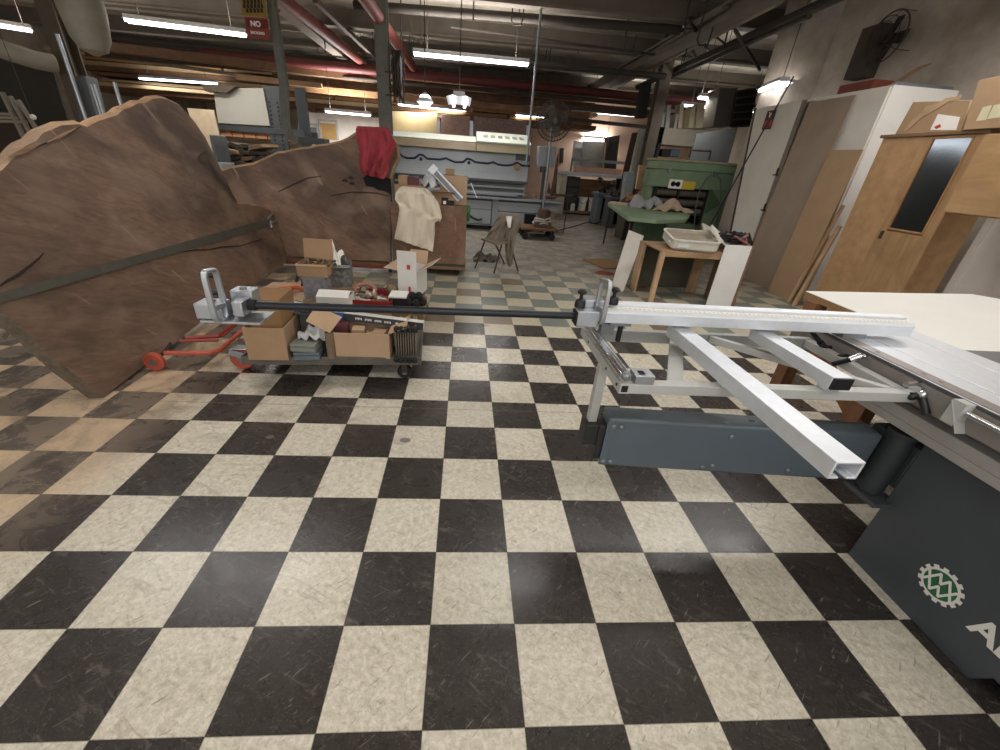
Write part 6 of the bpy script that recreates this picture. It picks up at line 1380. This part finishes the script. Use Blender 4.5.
# ---------------------------------------------------------------- lights
tube_m = EM('lit tube', '#f3f5ff', 7)
hous = M('white lamp housing', '#cfcfd0', .5, 0, .1)
WARM = (1, .965, .92)
def lamp(label, p, q, z, power, hang=True, group='fluorescent lights', w=.24, name='fluorescent_light', tilt=0):
    """strip light with two tubes under a white reflector, from p to q"""
    p = V((p[0], p[1], z)); q = V((q[0], q[1], z)); c = (p+q)/2; d = (q-p).normalized(); L = (q-p).length; sd = V((-d.y, d.x, 0))
    o = thing(name, label, 'light', c, group)
    b = B(); b.bar(p+V((0, 0, .05)), q+V((0, 0, .05)), w*.45, .06)
    b.prism([p+sd*w*.5+V((0, 0, .0)), p+sd*w*.25+V((0, 0, .03)), p-sd*w*.25+V((0, 0, .03)), p-sd*w*.5+V((0, 0, 0)), p-sd*w*.26+V((0, 0, .024)), p+sd*w*.26+V((0, 0, .024))], q-p); b.done('housing', hous, o)
    for s in (-.25, .25): b = B(); b.cyl(p+sd*w*s+d*.02-V((0, 0, .012)), q+sd*w*s-d*.02-V((0, 0, .012)), .026, n=10); b.done('tube', tube_m, o)
    b = B()
    for t in (.12, .88): m = p.lerp(q, t); b.cyl(m+V((0, 0, .08)), V((m.x, m.y, CZ)), .006, n=6)
    b.done('hanger', bm2, o)
    l = bpy.data.lights.new('strip_glow', 'AREA'); l.shape = 'RECTANGLE'; l.size = L; l.size_y = w; l.energy = power; l.color = WARM
    lo = bpy.data.objects.new('strip_glow', l); COL.objects.link(lo); lo.parent = o
    lo.location = (0, 0, -.045); lo.rotation_euler = (0, 0, math.atan2(d.y, d.x))
    l2 = bpy.data.lights.new('ceiling_fill', 'AREA'); l2.shape = 'RECTANGLE'; l2.size = L; l2.size_y = w*1.5; l2.energy = min(power, 60)*(UPK if power > 50 else UPK*.5); l2.color = WARM  # upward light added above each housing to brighten the ceiling
    uo = bpy.data.objects.new('ceiling_fill', l2); COL.objects.link(uo); uo.parent = o
    uo.location = (0, 0, .09); uo.rotation_euler = (PI, 0, -math.atan2(d.y, d.x))
    return o
def plamp(label, x0, y0, x1, y1, z, power, **k):
    lamp(label, atz(x0, y0, z), atz(x1, y1, z), z, power, **k)
PW = 52; UPK = 1.8; NK = .53
plamp('bright strip light at the top centre, left end by the red pipe', 413, 53, 529, 64, 3.3, PW)
plamp('bright strip light at the upper left, ending by the red sign', 125, 19.5, 246, 34.5, 3.3, PW)
plamp('dimmer strip light above the top of the big slab', 140, 78, 216, 83, 3.1, PW*.45)
plamp('strip light cut by the left edge at the upper left', -30, 20, 32, 30, 3.2, PW, w=.34)
plamp('thin far strip light right of the column behind the red cloth', 398, 104, 466, 111.5, 2.95, PW*.6)
plamp('thin far strip light behind the round fan cage', 516, 115, 582, 121.5, 2.95, PW*.6)
plamp('thin far strip light on the white partition front', 325, 111, 371, 115, 2.45, PW*1.5)
plamp('short strip light over the grey door at the far bench', 583, 137.5, 610, 140, 2.6, PW*.7, w=.4)
plamp('small far strip light right of the storage column', 699, 97, 716, 98.5, 3.1, PW*.4)
plamp('strip light seen end-on above the white door at the right', 764, 90.5, 784, 82.5, 2.9, PW*.05, w=.3)
q = aty(459, 97, 7.2); lamp('strip light hanging end-on at the centre, right of the round lamp', (q.x, 7.2), (q.x-.02, 8.5), q.z, PW*.22, w=.42)
q = aty(425, 99, 7.6); q2 = q
rl = thing('round_lamp', 'small round bright lamp hanging left of the end-on strip light', 'light', q)
b = B(); b.ball(q+V((0, 0, -.03)), .11, 16); b.done('bulb', tube_m, rl); b = B(); b.lathe([(.14, -.05), (.14, -.03), (.06, .06), (.02, .10)], q, 20, cap=False); b.done('shade', hous, rl); b = B(); b.cyl(q+V((0, 0, .15)), V((q.x, q.y, CZ)), .008, n=6); b.done('hanger', bm2, rl)
# unseen rows of the same lights, added to light the near floor
for k, (x, y, pw, lab) in enumerate(((-2.6, 2.6, 1.0, 'strip light over the cart, out of view above'), (1.6, 2.4, 1.0, 'strip light over the saw, out of view above'), (-3.2, -1.8, 1.0, 'strip light behind the viewer at the left'), (.9, -1.6, 1.0, 'strip light behind the viewer at the centre'), (4.2, -1.2, 1.7, 'strip light behind the viewer at the right'), (-6.5, 1.0, .9, 'strip light out of view at the far left'), (4.2, 3.0, 1.3, 'strip light out of view above the cabinets'))):
    lamp(lab, (x-1.2, y), (x+1.2, y), 3.3, PW*pw*NK)
for k, (x, y, pw) in enumerate(((-5.5, 20, .8), (-1, 21, .7), (5.5, 16.5, .8), (7.5, 13, .5), (2.0, 23, .6))):
    lamp('strip light lighting the back of the shop', (x-1.2, y), (x+1.2, y), 3.3, PW*pw, group='far shop lights')
w = bpy.data.worlds.new('shop_air'); sc.world = w; w.use_nodes = True
w.node_tree.nodes['Background'].inputs[0].default_value = (1, .96, .92, 1); w.node_tree.nodes['Background'].inputs[1].default_value = 1.3
sc.view_settings.exposure = 0
sc.cycles.max_bounces = 6; sc.cycles.use_denoising = True
